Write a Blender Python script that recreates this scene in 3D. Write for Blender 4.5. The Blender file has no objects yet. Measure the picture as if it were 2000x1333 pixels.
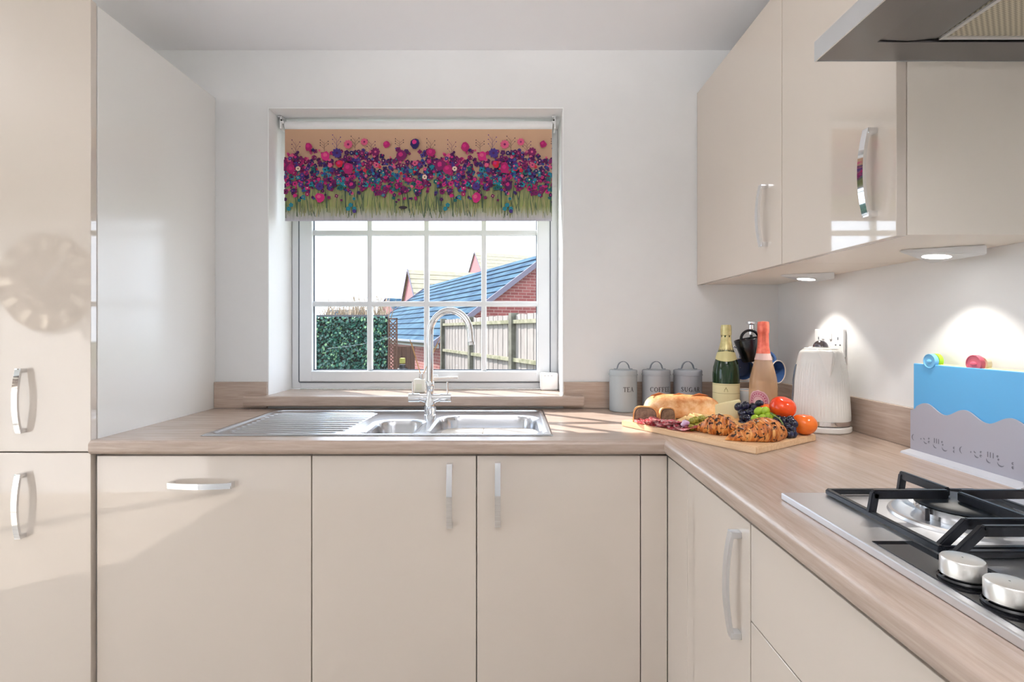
import bpy, bmesh, math, random
from mathutils import Vector, Matrix, Euler
sc = bpy.context.scene
C = sc.collection
PI = math.pi
R = math.radians
random.seed(7)

# ------------------------------------------------------------------ camera, sky, sun, added fill lamps, exposure
cam = bpy.data.objects.new('camera', bpy.data.cameras.new('camera'))
C.objects.link(cam); sc.camera = cam
cam.location = (0, 0, 1.212); cam.rotation_euler = (PI/2, 0, 0)
cam.data.sensor_width = 36; cam.data.lens = 18.0; cam.data.shift_y = -20.5/2000
cam.data.clip_start = 0.02; cam.data.clip_end = 500
vs = sc.view_settings
vs.view_transform = 'Standard'; vs.look = 'None'; vs.exposure = 0.40; vs.gamma = 1.0; vs.use_curve_mapping = False
W = bpy.data.worlds.new('sky'); sc.world = W; W.use_nodes = True
wb = W.node_tree.nodes['Background']
wb.inputs[0].default_value = (0.80, 0.90, 1.0, 1); wb.inputs[1].default_value = 3.3
sun = bpy.data.objects.new('sun', bpy.data.lights.new('sun', 'SUN')); C.objects.link(sun)
sun.data.energy = 9.0; sun.data.angle = R(0.6); sun.data.color = (1.0, 0.93, 0.84)
sun.rotation_euler = Vector((1.25, -0.95, -1.25)).to_track_quat('-Z', 'Y').to_euler()
FILL_UPLIGHTS = [(0.12, -0.66, 1.62), (-2.9, 1.28, 1.62)]      # added fill: unseen standing uplighters, bounced off the ceiling to brighten the room
for i, p in enumerate(FILL_UPLIGHTS):
    l = bpy.data.objects.new('uplighter_lamp', bpy.data.lights.new('uplighter_lamp', 'SPOT')); C.objects.link(l)
    l.data.energy = [165, 125][i]; l.data.color = (1.0, 0.985, 0.98); l.data.shadow_soft_size = .12; l.data.spot_size = R([112, 150][i]); l.data.spot_blend = .9
    l.location = (p[0], p[1], p[2]+.03); l.rotation_euler = (PI-R([34, 0][i]), 0, 0)
for nm, loc, rot, sx, sy in (('portal', (-.376, 2.32, 1.5), (-PI/2, 0, 0), 1.2, 1.2), ('portal', (-4.12, .45, 1.08), (0, -PI/2, 0), 2.15, 2.7)):
    l = bpy.data.objects.new(nm, bpy.data.lights.new(nm, 'AREA')); C.objects.link(l)
    l.data.shape = 'RECTANGLE'; l.data.size = sx; l.data.size_y = sy; l.data.cycles.is_portal = True
    l.location = loc; l.rotation_euler = rot

# ------------------------------------------------------------------ materials
def S(r, g, b):
    f = lambda c: (c/255/12.92) if c/255 <= .04045 else ((c/255+.055)/1.055)**2.4
    return (f(r), f(g), f(b), 1)
def nd(m, t, **k):
    n = m.node_tree.nodes.new(t)
    for a, v in k.items():
        if hasattr(n, a): setattr(n, a, v)
        else: n.inputs[a].default_value = v
    return n
def mat(name, col, rough=.5, metal=0., ior=None, trans=0., coat=0., emit=None, es=0., aniso=0., spec=None):
    m = bpy.data.materials.new(name); m.use_nodes = True
    p = m.node_tree.nodes['Principled BSDF']
    p.inputs['Base Color'].default_value = col
    p.inputs['Roughness'].default_value = rough
    p.inputs['Metallic'].default_value = metal
    if ior: p.inputs['IOR'].default_value = ior
    if spec is not None: p.inputs['Specular IOR Level'].default_value = spec
    p.inputs['Transmission Weight'].default_value = trans
    p.inputs['Coat Weight'].default_value = coat
    if aniso: p.inputs['Anisotropic'].default_value = aniso
    if emit: p.inputs['Emission Color'].default_value = emit; p.inputs['Emission Strength'].default_value = es
    m.diffuse_color = col
    return m
def P(m): return m.node_tree.nodes['Principled BSDF']
def L(m, a, b): m.node_tree.links.new(a, b)
def tex(m, kind='Object', scale=(1, 1, 1), rot=(0, 0, 0)):
    tc = nd(m, 'ShaderNodeTexCoord'); mp = nd(m, 'ShaderNodeMapping')
    mp.inputs['Scale'].default_value = scale; mp.inputs['Rotation'].default_value = rot
    L(m, tc.outputs[kind], mp.inputs[0]); return mp.outputs[0]
def noise(m, vec, scale, detail=4, rough=.5, dist=0.):
    n = nd(m, 'ShaderNodeTexNoise'); n.inputs['Scale'].default_value = scale
    n.inputs['Detail'].default_value = detail; n.inputs['Roughness'].default_value = rough; n.inputs['Distortion'].default_value = dist
    L(m, vec, n.inputs['Vector']); return n.outputs['Fac']
def ramp(m, fac, stops, interp='LINEAR'):
    r = nd(m, 'ShaderNodeValToRGB'); cr = r.color_ramp; cr.interpolation = interp
    while len(cr.elements) < len(stops): cr.elements.new(.5)
    for e, (p, c) in zip(cr.elements, stops): e.position = p; e.color = c
    L(m, fac, r.inputs[0]); return r.outputs[0]
def bump(m, h, strength=.2, dist=.01):
    b = nd(m, 'ShaderNodeBump'); b.inputs['Strength'].default_value = strength; b.inputs['Distance'].default_value = dist
    L(m, h, b.inputs['Height']); L(m, b.outputs[0], P(m).inputs['Normal'])
def mixc(m, fac, a, b):
    x = nd(m, 'ShaderNodeMix'); x.data_type = 'RGBA'
    L(m, fac, x.inputs[0])
    for s, v in ((6, a), (7, b)):
        if isinstance(v, tuple): x.inputs[s].default_value = v
        else: L(m, v, x.inputs[s])
    return x.outputs[2]
def speck(name, c0, c1, scale, rough, lo=.4, hi=.6, bmp=0., bd=.003, vscale=(1, 1, 1), **k):
    m = mat(name, c0, rough, **k); v = tex(m, scale=vscale); n = noise(m, v, scale, 5, .6)
    L(m, ramp(m, n, [(lo, c0), (hi, c1)]), P(m).inputs['Base Color'])
    if bmp: bump(m, n, bmp, bd)
    return m
M = {}
M['wall'] = speck('painted_plaster', S(230, 230, 230), S(233, 233, 233), 3, .7)
M['ceiling'] = mat('ceiling_paint', S(241, 241, 244), .8)
M['reveal'] = mat('white_plaster', S(246, 247, 248), .6)
M['floor'] = speck('floor_vinyl', S(176, 166, 154), S(192, 182, 170), 4, .4, vscale=(1, 8, 1))
M['cream'] = mat('cream_gloss_lacquer', S(216, 204, 192), .035, ior=2.0)
M['carcass'] = mat('cream_board', S(236, 227, 215), .35)
M['panelside'] = mat('cream_side_board', S(236, 234, 230), .18)
def wood(name, rot, cols, rough=.27, sc_=1.):
    m = mat(name, cols[0], rough, ior=1.7); v0 = tex(m, rot=(0, 0, rot)); mp2 = nd(m, 'ShaderNodeMapping'); mp2.inputs['Scale'].default_value = (sc_, 14*sc_, 14*sc_)
    L(m, v0, mp2.inputs[0]); v = mp2.outputs[0]
    n = noise(m, v, 6, 6, .62, .6); n2 = noise(m, v, 26, 4, .6)
    c = ramp(m, n, [(.3, cols[0]), (.5, cols[1]), (.7, cols[2])])
    L(m, mixc(m, ramp(m, n2, [(.45, (0, 0, 0, 1)), (.75, (.35, .35, .35, 1))]), c, cols[0]), P(m).inputs['Base Color'])
    bump(m, n2, .05, .001); return m
oak = [S(168, 147, 133), S(183, 163, 149), S(196, 177, 164)]
M['oak_x'] = wood('light_oak_laminate', 0, oak)
M['oak_y'] = wood('light_oak_laminate_cross', PI/2, oak)
M['beech'] = wood('pale_beech_board', R(-123.5), [S(214, 172, 128), S(228, 190, 148), S(236, 204, 166)], .5, 1.4)
M['chrome'] = mat('chrome', (.82, .83, .85, 1), .05, 1.)
M['satin'] = mat('satin_nickel', (.66, .66, .66, 1), .22, 1.)
M['satin_b'] = mat('satin_handle_metal', (.74, .74, .75, 1), .42, .85)
M['steel'] = mat('brushed_stainless', (.62, .64, .68, 1), .2, 1.)
v = tex(M['steel'], scale=(1, 60, 60)); nn = noise(M['steel'], v, 14, 3); bump(M['steel'], nn, .06, .001)
M['hobsteel'] = mat('hob_stainless', (.80, .81, .84, 1), .36, 1.)
v = tex(M['hobsteel'], scale=(60, 1, 60)); nn = noise(M['hobsteel'], v, 14, 3); bump(M['hobsteel'], nn, .05, .001)
M['hoodsteel'] = mat('hood_stainless', (.26, .25, .25, 1), .3, 1.)
M['hoodrim'] = mat('hood_rim_stainless', (.74, .76, .77, 1), .25, 1.)
M['blackglass'] = mat('black_glass', (.008, .008, .010, 1), .03, ior=1.6)
M['iron'] = speck('cast_iron_enamel', S(22, 23, 27), S(34, 36, 42), 30, .32, bmp=.1)
M['black'] = mat('black_plastic', (.01, .01, .012, 1), .35)
M['upvc'] = mat('white_upvc', S(232, 236, 240), .25)
M['gasket'] = mat('dark_gasket', S(70, 80, 95), .6)
M['white'] = mat('white_plastic', S(240, 240, 240), .3)
M['kettle'] = mat('white_kettle_enamel', S(232, 231, 227), .18)
M['canister'] = mat('grey_enamel', S(158, 166, 172), .28)
M['canister_h'] = mat('grey_enamel_dark', S(120, 128, 138), .35)
M['ink'] = mat('dark_ink', S(48, 48, 52), .6)
M['fabric'] = None
def glassy(name, tint, fac=1.):
    m = bpy.data.materials.new(name); m.use_nodes = True; t = m.node_tree; t.nodes.remove(P(m))
    tr = nd(m, 'ShaderNodeBsdfTransparent'); tr.inputs[0].default_value = tint
    g = nd(m, 'ShaderNodeBsdfGlossy'); g.inputs['Roughness'].default_value = .01
    f = nd(m, 'ShaderNodeFresnel'); f.inputs[0].default_value = 1.45
    x = nd(m, 'ShaderNodeMixShader'); ge = nd(m, 'ShaderNodeNewGeometry'); su = nd(m, 'ShaderNodeMath', operation='SUBTRACT'); su.inputs[0].default_value = 1.; L(m, ge.outputs['Backfacing'], su.inputs[1])
    mu = nd(m, 'ShaderNodeMath', operation='MULTIPLY'); L(m, f.outputs[0], mu.inputs[0]); L(m, su.outputs[0], mu.inputs[1]); L(m, mu.outputs[0], x.inputs[0]); L(m, tr.outputs[0], x.inputs[1]); L(m, g.outputs[0], x.inputs[2])
    L(m, x.outputs[0], t.nodes['Material Output'].inputs[0]); return m
M['pane'] = glassy('window_glass', (.97, .98, 1, 1))

# ------------------------------------------------------------------ mesh helpers
def box(bm, x0, x1, y0, y1, z0, z1, mi=0, bev=0., M4=None):
    vs_ = [bm.verts.new((x, y, z)) for x in (x0, x1) for y in (y0, y1) for z in (z0, z1)]
    if M4 is not None:
        for q in vs_: q.co = M4 @ q.co
    fs = [(0, 1, 3, 2), (4, 6, 7, 5), (0, 4, 5, 1), (2, 3, 7, 6), (0, 2, 6, 4), (1, 5, 7, 3)]
    out = []
    for f in fs:
        F = bm.faces.new([vs_[i] for i in f]); F.material_index = mi; out.append(F)
    if bev > 0:
        es = list({e for F in out for e in F.edges})
        r = bmesh.ops.bevel(bm, geom=es, offset=bev, segments=3, profile=.5, affect='EDGES')
        for F in r['faces']: F.material_index = mi
    return vs_
def nb(*a, **k):
    bm = bmesh.new()
    if a: box(bm, *a, **k)
    return bm
def lathe(bm, prof, c=(0, 0, 0), seg=40, mi=0, a0=0., a1=2*PI, M4=None, rf=None, smooth=True):
    full = abs(a1-a0-2*PI) < 1e-6; n = seg if full else seg+1
    rows = []
    for (r, z) in prof:
        row = []
        for i in range(n):
            a = a0+(a1-a0)*i/seg
            rr = rf(r, z, a) if rf else r
            co = Vector((rr*math.cos(a), rr*math.sin(a), z))
            if M4 is not None: co = M4 @ co
            row.append(bm.verts.new(co+Vector(c)))
        rows.append(row)
    for j in range(len(rows)-1):
        for i in range(seg):
            k = (i+1) % n if full else i+1
            try:
                F = bm.faces.new((rows[j][i], rows[j][k], rows[j+1][k], rows[j+1][i])); F.material_index = mi; F.smooth = smooth
            except ValueError: pass
    return rows
def tube(bm, pts, r, seg=12, mi=0, caps=True, rs=None, flat=1.):
    pts = [Vector(p) for p in pts]; rows = []; up = None
    for i, p in enumerate(pts):
        t = (pts[min(i+1, len(pts)-1)]-pts[max(i-1, 0)]).normalized()
        if up is None:
            up = Vector((0, 0, 1)) if abs(t.z) < .9 else Vector((1, 0, 0))
        s = t.cross(up).normalized(); up = s.cross(t).normalized()
        rr = rs[i] if rs else r
        rows.append([bm.verts.new(p+s*rr*math.cos(2*PI*k/seg)+up*rr*flat*math.sin(2*PI*k/seg)) for k in range(seg)])
    for a, b in zip(rows, rows[1:]):
        for k in range(seg):
            F = bm.faces.new((a[k], a[(k+1) % seg], b[(k+1) % seg], b[k])); F.material_index = mi; F.smooth = True
    if caps:
        for row in (rows[0], rows[-1]):
            F = bm.faces.new(row); F.material_index = mi
def prism(bm, poly, z0, z1, mi=0, M4=None):
    lo = [bm.verts.new((x, y, z0)) for x, y in poly]; hi = [bm.verts.new((x, y, z1)) for x, y in poly]
    if M4 is not None:
        for q in lo+hi: q.co = M4 @ q.co
    n = len(poly); fs = [bm.faces.new(lo[::-1]), bm.faces.new(hi)]
    for i in range(n): fs.append(bm.faces.new((lo[i], lo[(i+1) % n], hi[(i+1) % n], hi[i])))
    for f in fs: f.material_index = mi
def quad(bm, pts, uvs=None, mi=0):
    f = bm.faces.new([bm.verts.new(p) for p in pts]); f.material_index = mi
    if uvs:
        uv = bm.loops.layers.uv.verify()
        for l, u in zip(f.loops, uvs): l[uv].uv = u
    return f
def sphere(bm, c, r, mi=0, sc_=(1, 1, 1), u=20, v=12, M4=None):
    mt = Matrix.Translation(Vector(c)) @ (M4 if M4 is not None else Matrix.Identity(4)) @ Matrix.Diagonal((*sc_, 1))
    g = bmesh.ops.create_uvsphere(bm, u_segments=u, v_segments=v, radius=r, matrix=mt)
    for q in g['verts']:
        for f in q.link_faces: f.material_index = mi; f.smooth = True
def obj(name, bm, mats, parent=None, smooth=None, recalc=True):
    if recalc: bmesh.ops.recalc_face_normals(bm, faces=bm.faces)
    me = bpy.data.meshes.new(name); bm.to_mesh(me); bm.free()
    if not isinstance(mats, (list, tuple)): mats = [mats]
    for m in mats: me.materials.append(m)
    if smooth is not None:
        for p in me.polygons: p.use_smooth = True
        try: me.set_sharp_from_angle(angle=R(smooth))
        except Exception: pass
    if smooth is None and any(p.use_smooth for p in me.polygons):
        me.set_sharp_from_angle(angle=R(38))
    o = bpy.data.objects.new(name, me); C.objects.link(o)
    if parent:
        o.parent = parent
    return o
def tag(o, label, cat, group=None, kind=None):
    if label: o['label'] = label
    if cat: o['category'] = cat
    if group: o['group'] = group
    if kind: o['kind'] = kind
    return o
def thing(name, label, cat, loc=(0, 0, 0), rz=0, group=None):
    o = bpy.data.objects.new(name, None); C.objects.link(o); o.location = loc; o.rotation_euler = (0, 0, rz)
    o.empty_display_size = .05
    return tag(o, label, cat, group)
def struct(name, bm, m, label=None):
    o = obj(name, bm, m); o['kind'] = 'structure'
    if label: o['label'] = label
    return o
def copy_tree(o, parent=None):
    c = o.copy(); C.objects.link(c); c.parent = parent
    for ch in list(o.children): copy_tree(ch, c)
    return c

# ------------------------------------------------------------------ room shell
XR, YB, ZC = 1.04, 2.0, 2.308          # wall beside the hob, window wall, ceiling
XL, YN = -4.0, -1.0
WX0, WX1, WZ0, WZ1 = -.952, .2, .921, 2.082
bm = nb(XL, WX0, YB, YB+.3, -.02, ZC)
box(bm, WX1, XR+.15, YB, YB+.3, -.02, ZC); box(bm, WX0, WX1, YB, YB+.3, WZ1, ZC); box(bm, WX0, WX1, YB, YB+.3, -.02, WZ0)
struct('wall_back', bm, M['wall'])
struct('wall_right', nb(XR, XR+.15, YN, YB, -.02, ZC), M['wall'])
bm = nb(XL-.15, XL, YN-.15, -.9, -.02, ZC); box(bm, XL-.15, XL, 1.8, YB+.3, -.02, ZC); box(bm, XL-.15, XL, -.9, 1.8, 2.15, ZC)
struct('wall_left', bm, M['wall'])
pd = thing('door_1', None, None); pd['kind'] = 'structure'; pd['label'] = 'unseen glazed white patio doors added for daylight at the far end of the room'  # out of view; added to let side daylight into the kitchen
for y0_, y1_ in ((-.9, .448), (.452, 1.8)):
    bm = nb(XL-.1, XL-.04, y0_, y0_+.07, 0, 2.15); box(bm, XL-.1, XL-.04, y1_-.07, y1_, 0, 2.15); box(bm, XL-.1, XL-.04, y0_+.07, y1_-.07, 0, .09); box(bm, XL-.1, XL-.04, y0_+.07, y1_-.07, 2.07, 2.15)
    lf = obj('door_leaf', bm, M['upvc'], pd); obj('glass', nb(XL-.072, XL-.068, y0_+.065, y1_-.065, .085, 2.075), M['pane'], lf)
struct('wall_front', nb(XL, XR+.15, YN-.15, YN, -.02, ZC), M['wall'])
struct('floor', nb(XL-.15, XR+.15, YN-.15, YB+.3, -.05, 0), M['floor'])
struct('ceiling', nb(XL-.15, XR+.15, YN-.15, YB+.3, ZC, ZC+.1), M['ceiling'])
bm = nb(WX0-.001, WX0+.003, YB-.002, 2.205, .96, WZ1)
box(bm, WX1-.003, WX1+.001, YB-.002, 2.205, .96, WZ1); box(bm, WX0, WX1, YB-.002, 2.205, WZ1-.003, WZ1+.001)
struct('trim_1', bm, M['reveal'], 'white plaster lining of the window recess')
for i, (px, py, pz) in enumerate(FILL_UPLIGHTS):  # made-up lamp bodies, out of view, standing under the fill spots
    t = thing('fill_uplighter', ['slim standing uplighter added as unseen fill behind the camera', 'slim standing uplighter added as unseen fill in the open part of the room'][i], 'lamp', (px, py, 0), 0)
    bm = bmesh.new(); lathe(bm, [(.001, .001), (.13, .001), (.13, .012), (.02, .022), (.001, .024)], seg=40); obj('base', bm, M['satin'], t)
    bm = bmesh.new(); tube(bm, [(0, 0, .02), (0, 0, pz-.10)], .011, 12); obj('pole', bm, M['satin'], t)
    bm = bmesh.new(); lathe(bm, [(.012, pz-.11), (.07, pz-.08), (.14, pz-.01), (.138, pz-.009), (.068, pz-.076), (.001, pz-.09)], seg=40); obj('shade', bm, M['white'], t)
# clock on the wall behind the camera (reflected in the tall cabinet's door)
ck = thing('wall_clock', 'large round taupe wall clock seen reflected in the tall cabinet door', 'clock', (-3.46, YN, 1.571))
ck.rotation_euler = (0, 0, 0)
MX = Matrix.Rotation(-PI/2, 4, 'X')
bm = bmesh.new(); lathe(bm, [(.0001, .03), (.355, .03), (.36, .025), (.36, .001)], seg=64, M4=MX)
obj('dial', bm, mat('clock_face', S(84, 68, 56), .6), ck)
bm = bmesh.new()
mnum = mat('clock_numeral', S(222, 208, 190), .5)
for k in range(12):
    bm = bmesh.new(); box(bm, -.024, .024, .031, .034, .24, .34, M4=Matrix.Rotation(k*PI/6, 4, 'Y')); obj('numeral', bm, mnum, ck)
bm = bmesh.new(); box(bm, -.008, .008, .035, .038, -.03, .25, M4=Matrix.Rotation(R(40), 4, 'Y')); obj('hand', bm, M['white'], ck)

# ------------------------------------------------------------------ window
wf = thing('window_1', None, None, (0, 0, 0)); wf['kind'] = 'structure'; wf['label'] = 'white grid window over the sink'
WY = 2.205
fx0, fx1, fz0, fz1 = WX0+.003, WX1-.003, .9605, 2.079
bm = bmesh.new()
def ring(bm, x0, x1, z0, z1, w, y0, y1, mi=0, bev=.004):
    box(bm, x0, x0+w, y0, y1, z0, z1, mi, bev); box(bm, x1-w, x1, y0, y1, z0, z1, mi, bev)
    box(bm, x0+w*.9, x1-w*.9, y0+.0004, y1, z0, z0+w*.85, mi, bev); box(bm, x0+w*.9, x1-w*.9, y0+.0004, y1, z1-w, z1, mi, bev)
ring(bm, fx0, fx1, fz0, fz1, .042, WY, WY+.07)
struct_frame = obj('window_frame', bm, M['upvc'], wf)
sx0, sx1, sz0, sz1 = fx0+.034, fx1-.034, fz0+.03, fz1-.034
bm = bmesh.new(); ring(bm, sx0, sx1, sz0, sz1, .056, WY-.008, WY+.05, bev=.007)
obj('sash', bm, M['upvc'], wf)
bm = bmesh.new()
for a in (sx0-.003, sx1): box(bm, a, a+.003, WY-.004, WY-.0005, sz0, sz1)
for a in (sz0-.003, sz1): box(bm, sx0, sx1, WY-.004, WY-.0005, a, a+.003)
gx0, gx1, gz0, gz1 = sx0+.056, sx1-.056, sz0+.052, sz1-.056
for a in (gx0-.001, gx1-.003): box(bm, a, a+.004, WY+.012, WY+.018, gz0, gz1)
for a in (gz0-.003, gz1-.001): box(bm, gx0, gx1, WY+.012, WY+.018, a, a+.004)
obj('gasket', bm, M['gasket'], wf)
bm = bmesh.new(); bw = .011
for px in (722, 833, 945):
    X = (px-1000)/1000*2.215; box(bm, X-bw, X+bw, WY+.006, WY+.03, gz0-.004, gz1+.004, bev=.004)
for pz in (316, 455, 594):
    Z = 1.212-(pz-646)/1000*2.215; box(bm, gx0-.004, gx1+.004, WY+.0062, WY+.0298, Z-bw, Z+bw, bev=.004)
obj('glazing_bars', bm, M['upvc'], wf)
obj('glass', nb(gx0-.01, gx1+.01, WY+.036, WY+.040, gz0-.01, gz1+.01), M['pane'], wf)
bm = bmesh.new(); tube(bm, [(-.33, WY-.03, 1.012), (-.305, WY-.034, 1.011), (-.23, WY-.03, 1.013)], .007, flat=.7)
box(bm, -.345, -.315, WY-.03, WY-.006, 1.000, 1.024, bev=.005)
obj('window_handle', bm, M['white'], wf)
# sill board
bm = bmesh.new()
def board_nose(bm, x0, x1, y0, y1, z0, z1, r, axis='x', seg=6):
    prof = [(y1, z0), (y1, z1)] + [(y0+r-r*math.sin(a), z1-r+r*math.cos(a)) for a in [i*PI/2/seg for i in range(seg+1)]]
    prof += [(y0+r-r*math.cos(a), z0+r-r*math.sin(a)) for a in [i*PI/2/seg for i in range(seg+1)]]
    A = [bm.verts.new((x0, p[0], p[1]) if axis == 'x' else (p[0], x0, p[1])) for p in prof]
    B = [bm.verts.new((x1, p[0], p[1]) if axis == 'x' else (p[0], x1, p[1])) for p in prof]
    n = len(prof); bm.faces.new(A); bm.faces.new(B[::-1])
    for i in range(n): bm.faces.new((A[i], A[(i+1) % n], B[(i+1) % n], B[i]))
board_nose(bm, -1.026, .275, 1.952, 2.0, .9215, .96, .007)
box(bm, WX0, WX1, 2.0, 2.206, .9215, .96)
sl = obj('window_sill', bm, M['oak_x'], smooth=40); sl['kind'] = 'structure'; sl['label'] = 'light oak laminate window board with rounded front edge'

# roller blind
bl = thing('roller_blind', 'half lowered roller blind printed with purple and pink wild flowers over green grass', 'blind', (-.38, 2.09, 2.05))
def pw(px, py, Y): return ((px-1000)/1000*Y, Y, 1.212-(py-646)/1000*Y)
bm = bmesh.new(); tube(bm, [(-.543, 0, 0), (.543, 0, 0)], .0185, 24); obj('roll', bm, mat('blind_backing', S(240, 240, 240), .7), bl)
for s in (-1, 1):
    bm = bmesh.new(); box(bm, s*.552-.003, s*.552+.003, -.03, .02, -.022, .03, bev=.001); box(bm, s*.552-.012, s*.552+.004, -.03, .02, .026, .0295)
    sphere(bm, (s*.546, -.024, .006), .006, u=10, v=8)
    br_ = obj('bracket', bm, M['white'], bl)
    bm = bmesh.new(); sphere(bm, (s*.548, -.031, .012), .0035, u=8, v=6); obj('screw', bm, M['black'], br_)
# fabric: u 0..1.083, v 0..0.37 printed meadow
FW, FH = 1.083, .372
fm = mat('printed_fabric', S(200, 160, 130), .85)
v = tex(fm); sp = nd(fm, 'ShaderNodeSeparateXYZ'); L(fm, v, sp.inputs[0])
mr = nd(fm, 'ShaderNodeMapRange'); mr.inputs[1].default_value = -FH; mr.inputs[2].default_value = 0
L(fm, sp.outputs[2], mr.inputs[0])
base = ramp(fm, mr.outputs[0], [(0, S(186, 184, 196)), (.07, S(182, 180, 170)), (.16, S(150, 160, 96)), (.42, S(152, 150, 108)), (.5, S(186, 150, 128)), (1, S(203, 164, 134))])
n = noise(fm, tex(fm, scale=(60, 1, 6)), 1.5, 4, .6)
dk = ramp(fm, mr.outputs[0], [(.0, (.1, .1, .1, 1)), (.12, (.6, .6, .6, 1)), (.42, (.6, .6, .6, 1)), (.5, (0, 0, 0, 1))])
mm = nd(fm, 'ShaderNodeMath', operation='MULTIPLY'); L(fm, ramp(fm, n, [(.45, (0, 0, 0, 1)), (.65, (1, 1, 1, 1))]), mm.inputs[0]); L(fm, dk, mm.inputs[1])
L(fm, mixc(fm, mm.outputs[0], base, S(78, 96, 74)), P(fm).inputs['Base Color'])
pal = [S(120, 25, 90), S(170, 30, 100), S(75, 25, 85), S(40, 28, 90), S(45, 70, 140), S(30, 130, 150), S(200, 40, 120), S(205, 30, 60), S(70, 50, 130), S(25, 100, 100),
       S(214, 90, 130), S(225, 200, 180), S(20, 20, 30), S(122, 130, 84), S(84, 102, 78), S(158, 152, 108), S(58, 76, 70), S(60, 50, 60)]
pm = [mat('print_%s' % n_, c, .85) for n_, c in zip(['plum', 'magenta', 'aubergine', 'indigo', 'blue', 'teal', 'pink', 'scarlet', 'violet', 'sea', 'rose', 'ivory', 'ink', 'grass', 'leaf', 'straw', 'moss', 'stem'], pal)]
bm = nb(-FW/2, FW/2, -.0009, .0009, -FH, 0, 0)
rg = random.Random(3)
lay = [0]
def ink_poly(pts, mi):
    lay[0] += 1; y = -.0010-.0000012*lay[0]
    pts = [(min(max(a, -FW/2), FW/2), min(max(b, -FH), -.001)) for a, b in pts]
    try: f = bm.faces.new([bm.verts.new((a, y, b)) for a, b in pts]); f.material_index = mi
    except ValueError: pass
def flower(u, w, r, mi, petals=5, core=None):
    a0 = rg.random()*6
    for k in range(petals):
        a = a0+2*PI*k/petals; c = (u+r*.55*math.cos(a), w+r*.55*math.sin(a)); rr = r*(.5 if petals < 7 else .3)
        e = 1 if petals < 7 else 1.7
        ca, sa = math.cos(a), math.sin(a)
        ink_poly([(c[0]+rr*(e*math.cos(t)*ca-math.sin(t)*sa), c[1]+rr*(e*math.cos(t)*sa+math.sin(t)*ca)) for t in [2*PI*q/7 for q in range(7)]], mi)
    if core is not None:
        ink_poly([(u+r*.28*math.cos(t), w+r*.28*math.sin(t)) for t in [2*PI*q/7 for q in range(7)]], core)
def blob(u, w, r, mi, ax=1.):
    ink_poly([(u+r*math.cos(t)*(1+rg.uniform(-.2, .2)), w+r*ax*math.sin(t)*(1+rg.uniform(-.2, .2))) for t in [2*PI*q/9 for q in range(9)]], mi)
def stroke(p, q, w0, mi):
    d = (Vector(q)-Vector(p)); n_ = Vector((-d.y, d.x)).normalized()*w0
    m_ = (Vector(p)+Vector(q))/2
    ink_poly([tuple(Vector(p)-n_*.5), tuple(m_-n_*.8), tuple(q), tuple(m_+n_*.8), tuple(Vector(p)+n_*.5)], mi)
PER = .632
def rep(f, u, *a):
    for k in (-2, -1, 0, 1, 2):
        uu = u+k*PER
        if -FW/2-.02 < uu < FW/2+.02: f(uu, *a)
def both(fn):
    for k in (-2, -1, 0, 1, 2):
        fn(k*PER)
items = []
for i in range(210):      # grass blades
    u = rg.uniform(0, PER); z0 = -FH+rg.uniform(.01, .06); h_ = rg.uniform(.05, .14); dx = rg.uniform(-.02, .02); mi = rg.choice([13, 14, 15, 16, 13, 15, 14]); w_ = rg.uniform(.0012, .0032)
    for k in (-2, -1, 0, 1):
        uu = u+k*PER
        if -FW/2 < uu < FW/2: stroke((uu, z0), (uu+dx, z0+h_), w_, mi)
def sprig(u, w0, h_, mi):
    stroke((u, w0), (u, w0+h_), .0008, mi)
    for q in range(5):
        t = .3+.15*q; s = 1 if q % 2 else -1
        stroke((u, w0+h_*t*.8), (u+s*.016, w0+h_*(t*.8+.3)), .0007, mi); blob(u+s*.016, w0+h_*(t*.8+.3), .0022, mi)
for u, w0, h_, mi in ((.05, -.11, .07, 17), (.135, -.12, .075, 2), (.30, -.10, .075, 8), (.375, -.09, .06, 17), (.44, -.1, .055, 2), (.25, -.09, .045, 17), (.555, -.08, .04, 17)):
    rep(sprig, u, w0, h_, mi)
for i in range(760):
    u = rg.uniform(0, PER); t = rg.gauss(0, 1); w = -.178+t*.05+.012*math.sin(u*20)
    if w > -.085 or w < -.300: continue
    if w > -.15: mi = rg.choice([0, 0, 2, 0, 8, 3, 1, 2, 10])
    elif w > -.2: mi = rg.choice([0, 3, 4, 5, 8, 9, 1, 2, 4, 3, 7, 5, 6])
    else: mi = rg.choice([1, 0, 0, 9, 6, 8, 2, 5])
    r = rg.uniform(.0045, .0115)
    a = (w, r, mi, rg.choice([5, 5, 6, 4]), rg.choice([None, 12, 10, 2, 12, 11]))
    rep(flower, u, *a)
    if rg.random() < .5: rep(blob, u+rg.uniform(-.01, .01), w+rg.uniform(-.01, .01), rg.uniform(.003, .007), rg.choice([0, 1, 2, 3, 4, 5, 10]), 1.)
for u, w, r, mi in ((.053, -.098, .017, 1), (.19, -.075, .016, 1), (.26, -.112, .018, 6), (.505, -.065, .014, 1), (.62, -.06, .02, 3), (.565, -.11, .02, 0), (.14, -.12, .012, 2), (.235, -.28, .018, 6), (.365, -.23, .017, 2), (.09, -.15, .022, 0), (.12, -.165, .018, 1), (.35, -.16, .021, 1), (.315, -.145, .014, 7)):
    rep(blob, u, w, r, mi, 1.1); rep(blob, u-.003, w+.004, r*.45, 6 if mi != 6 else 10, 1.)
for u, w, r in ((.35, -.065, .018), (.415, -.055, .015)): rep(flower, u, w, r, 10, 9, 0)
rep(flower, .305, -.1, .02, 8, 9, 2); rep(flower, .46, -.095, .018, 0, 9, 10); rep(flower, .235, -.235, .016, 8, 9, 2)
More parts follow.
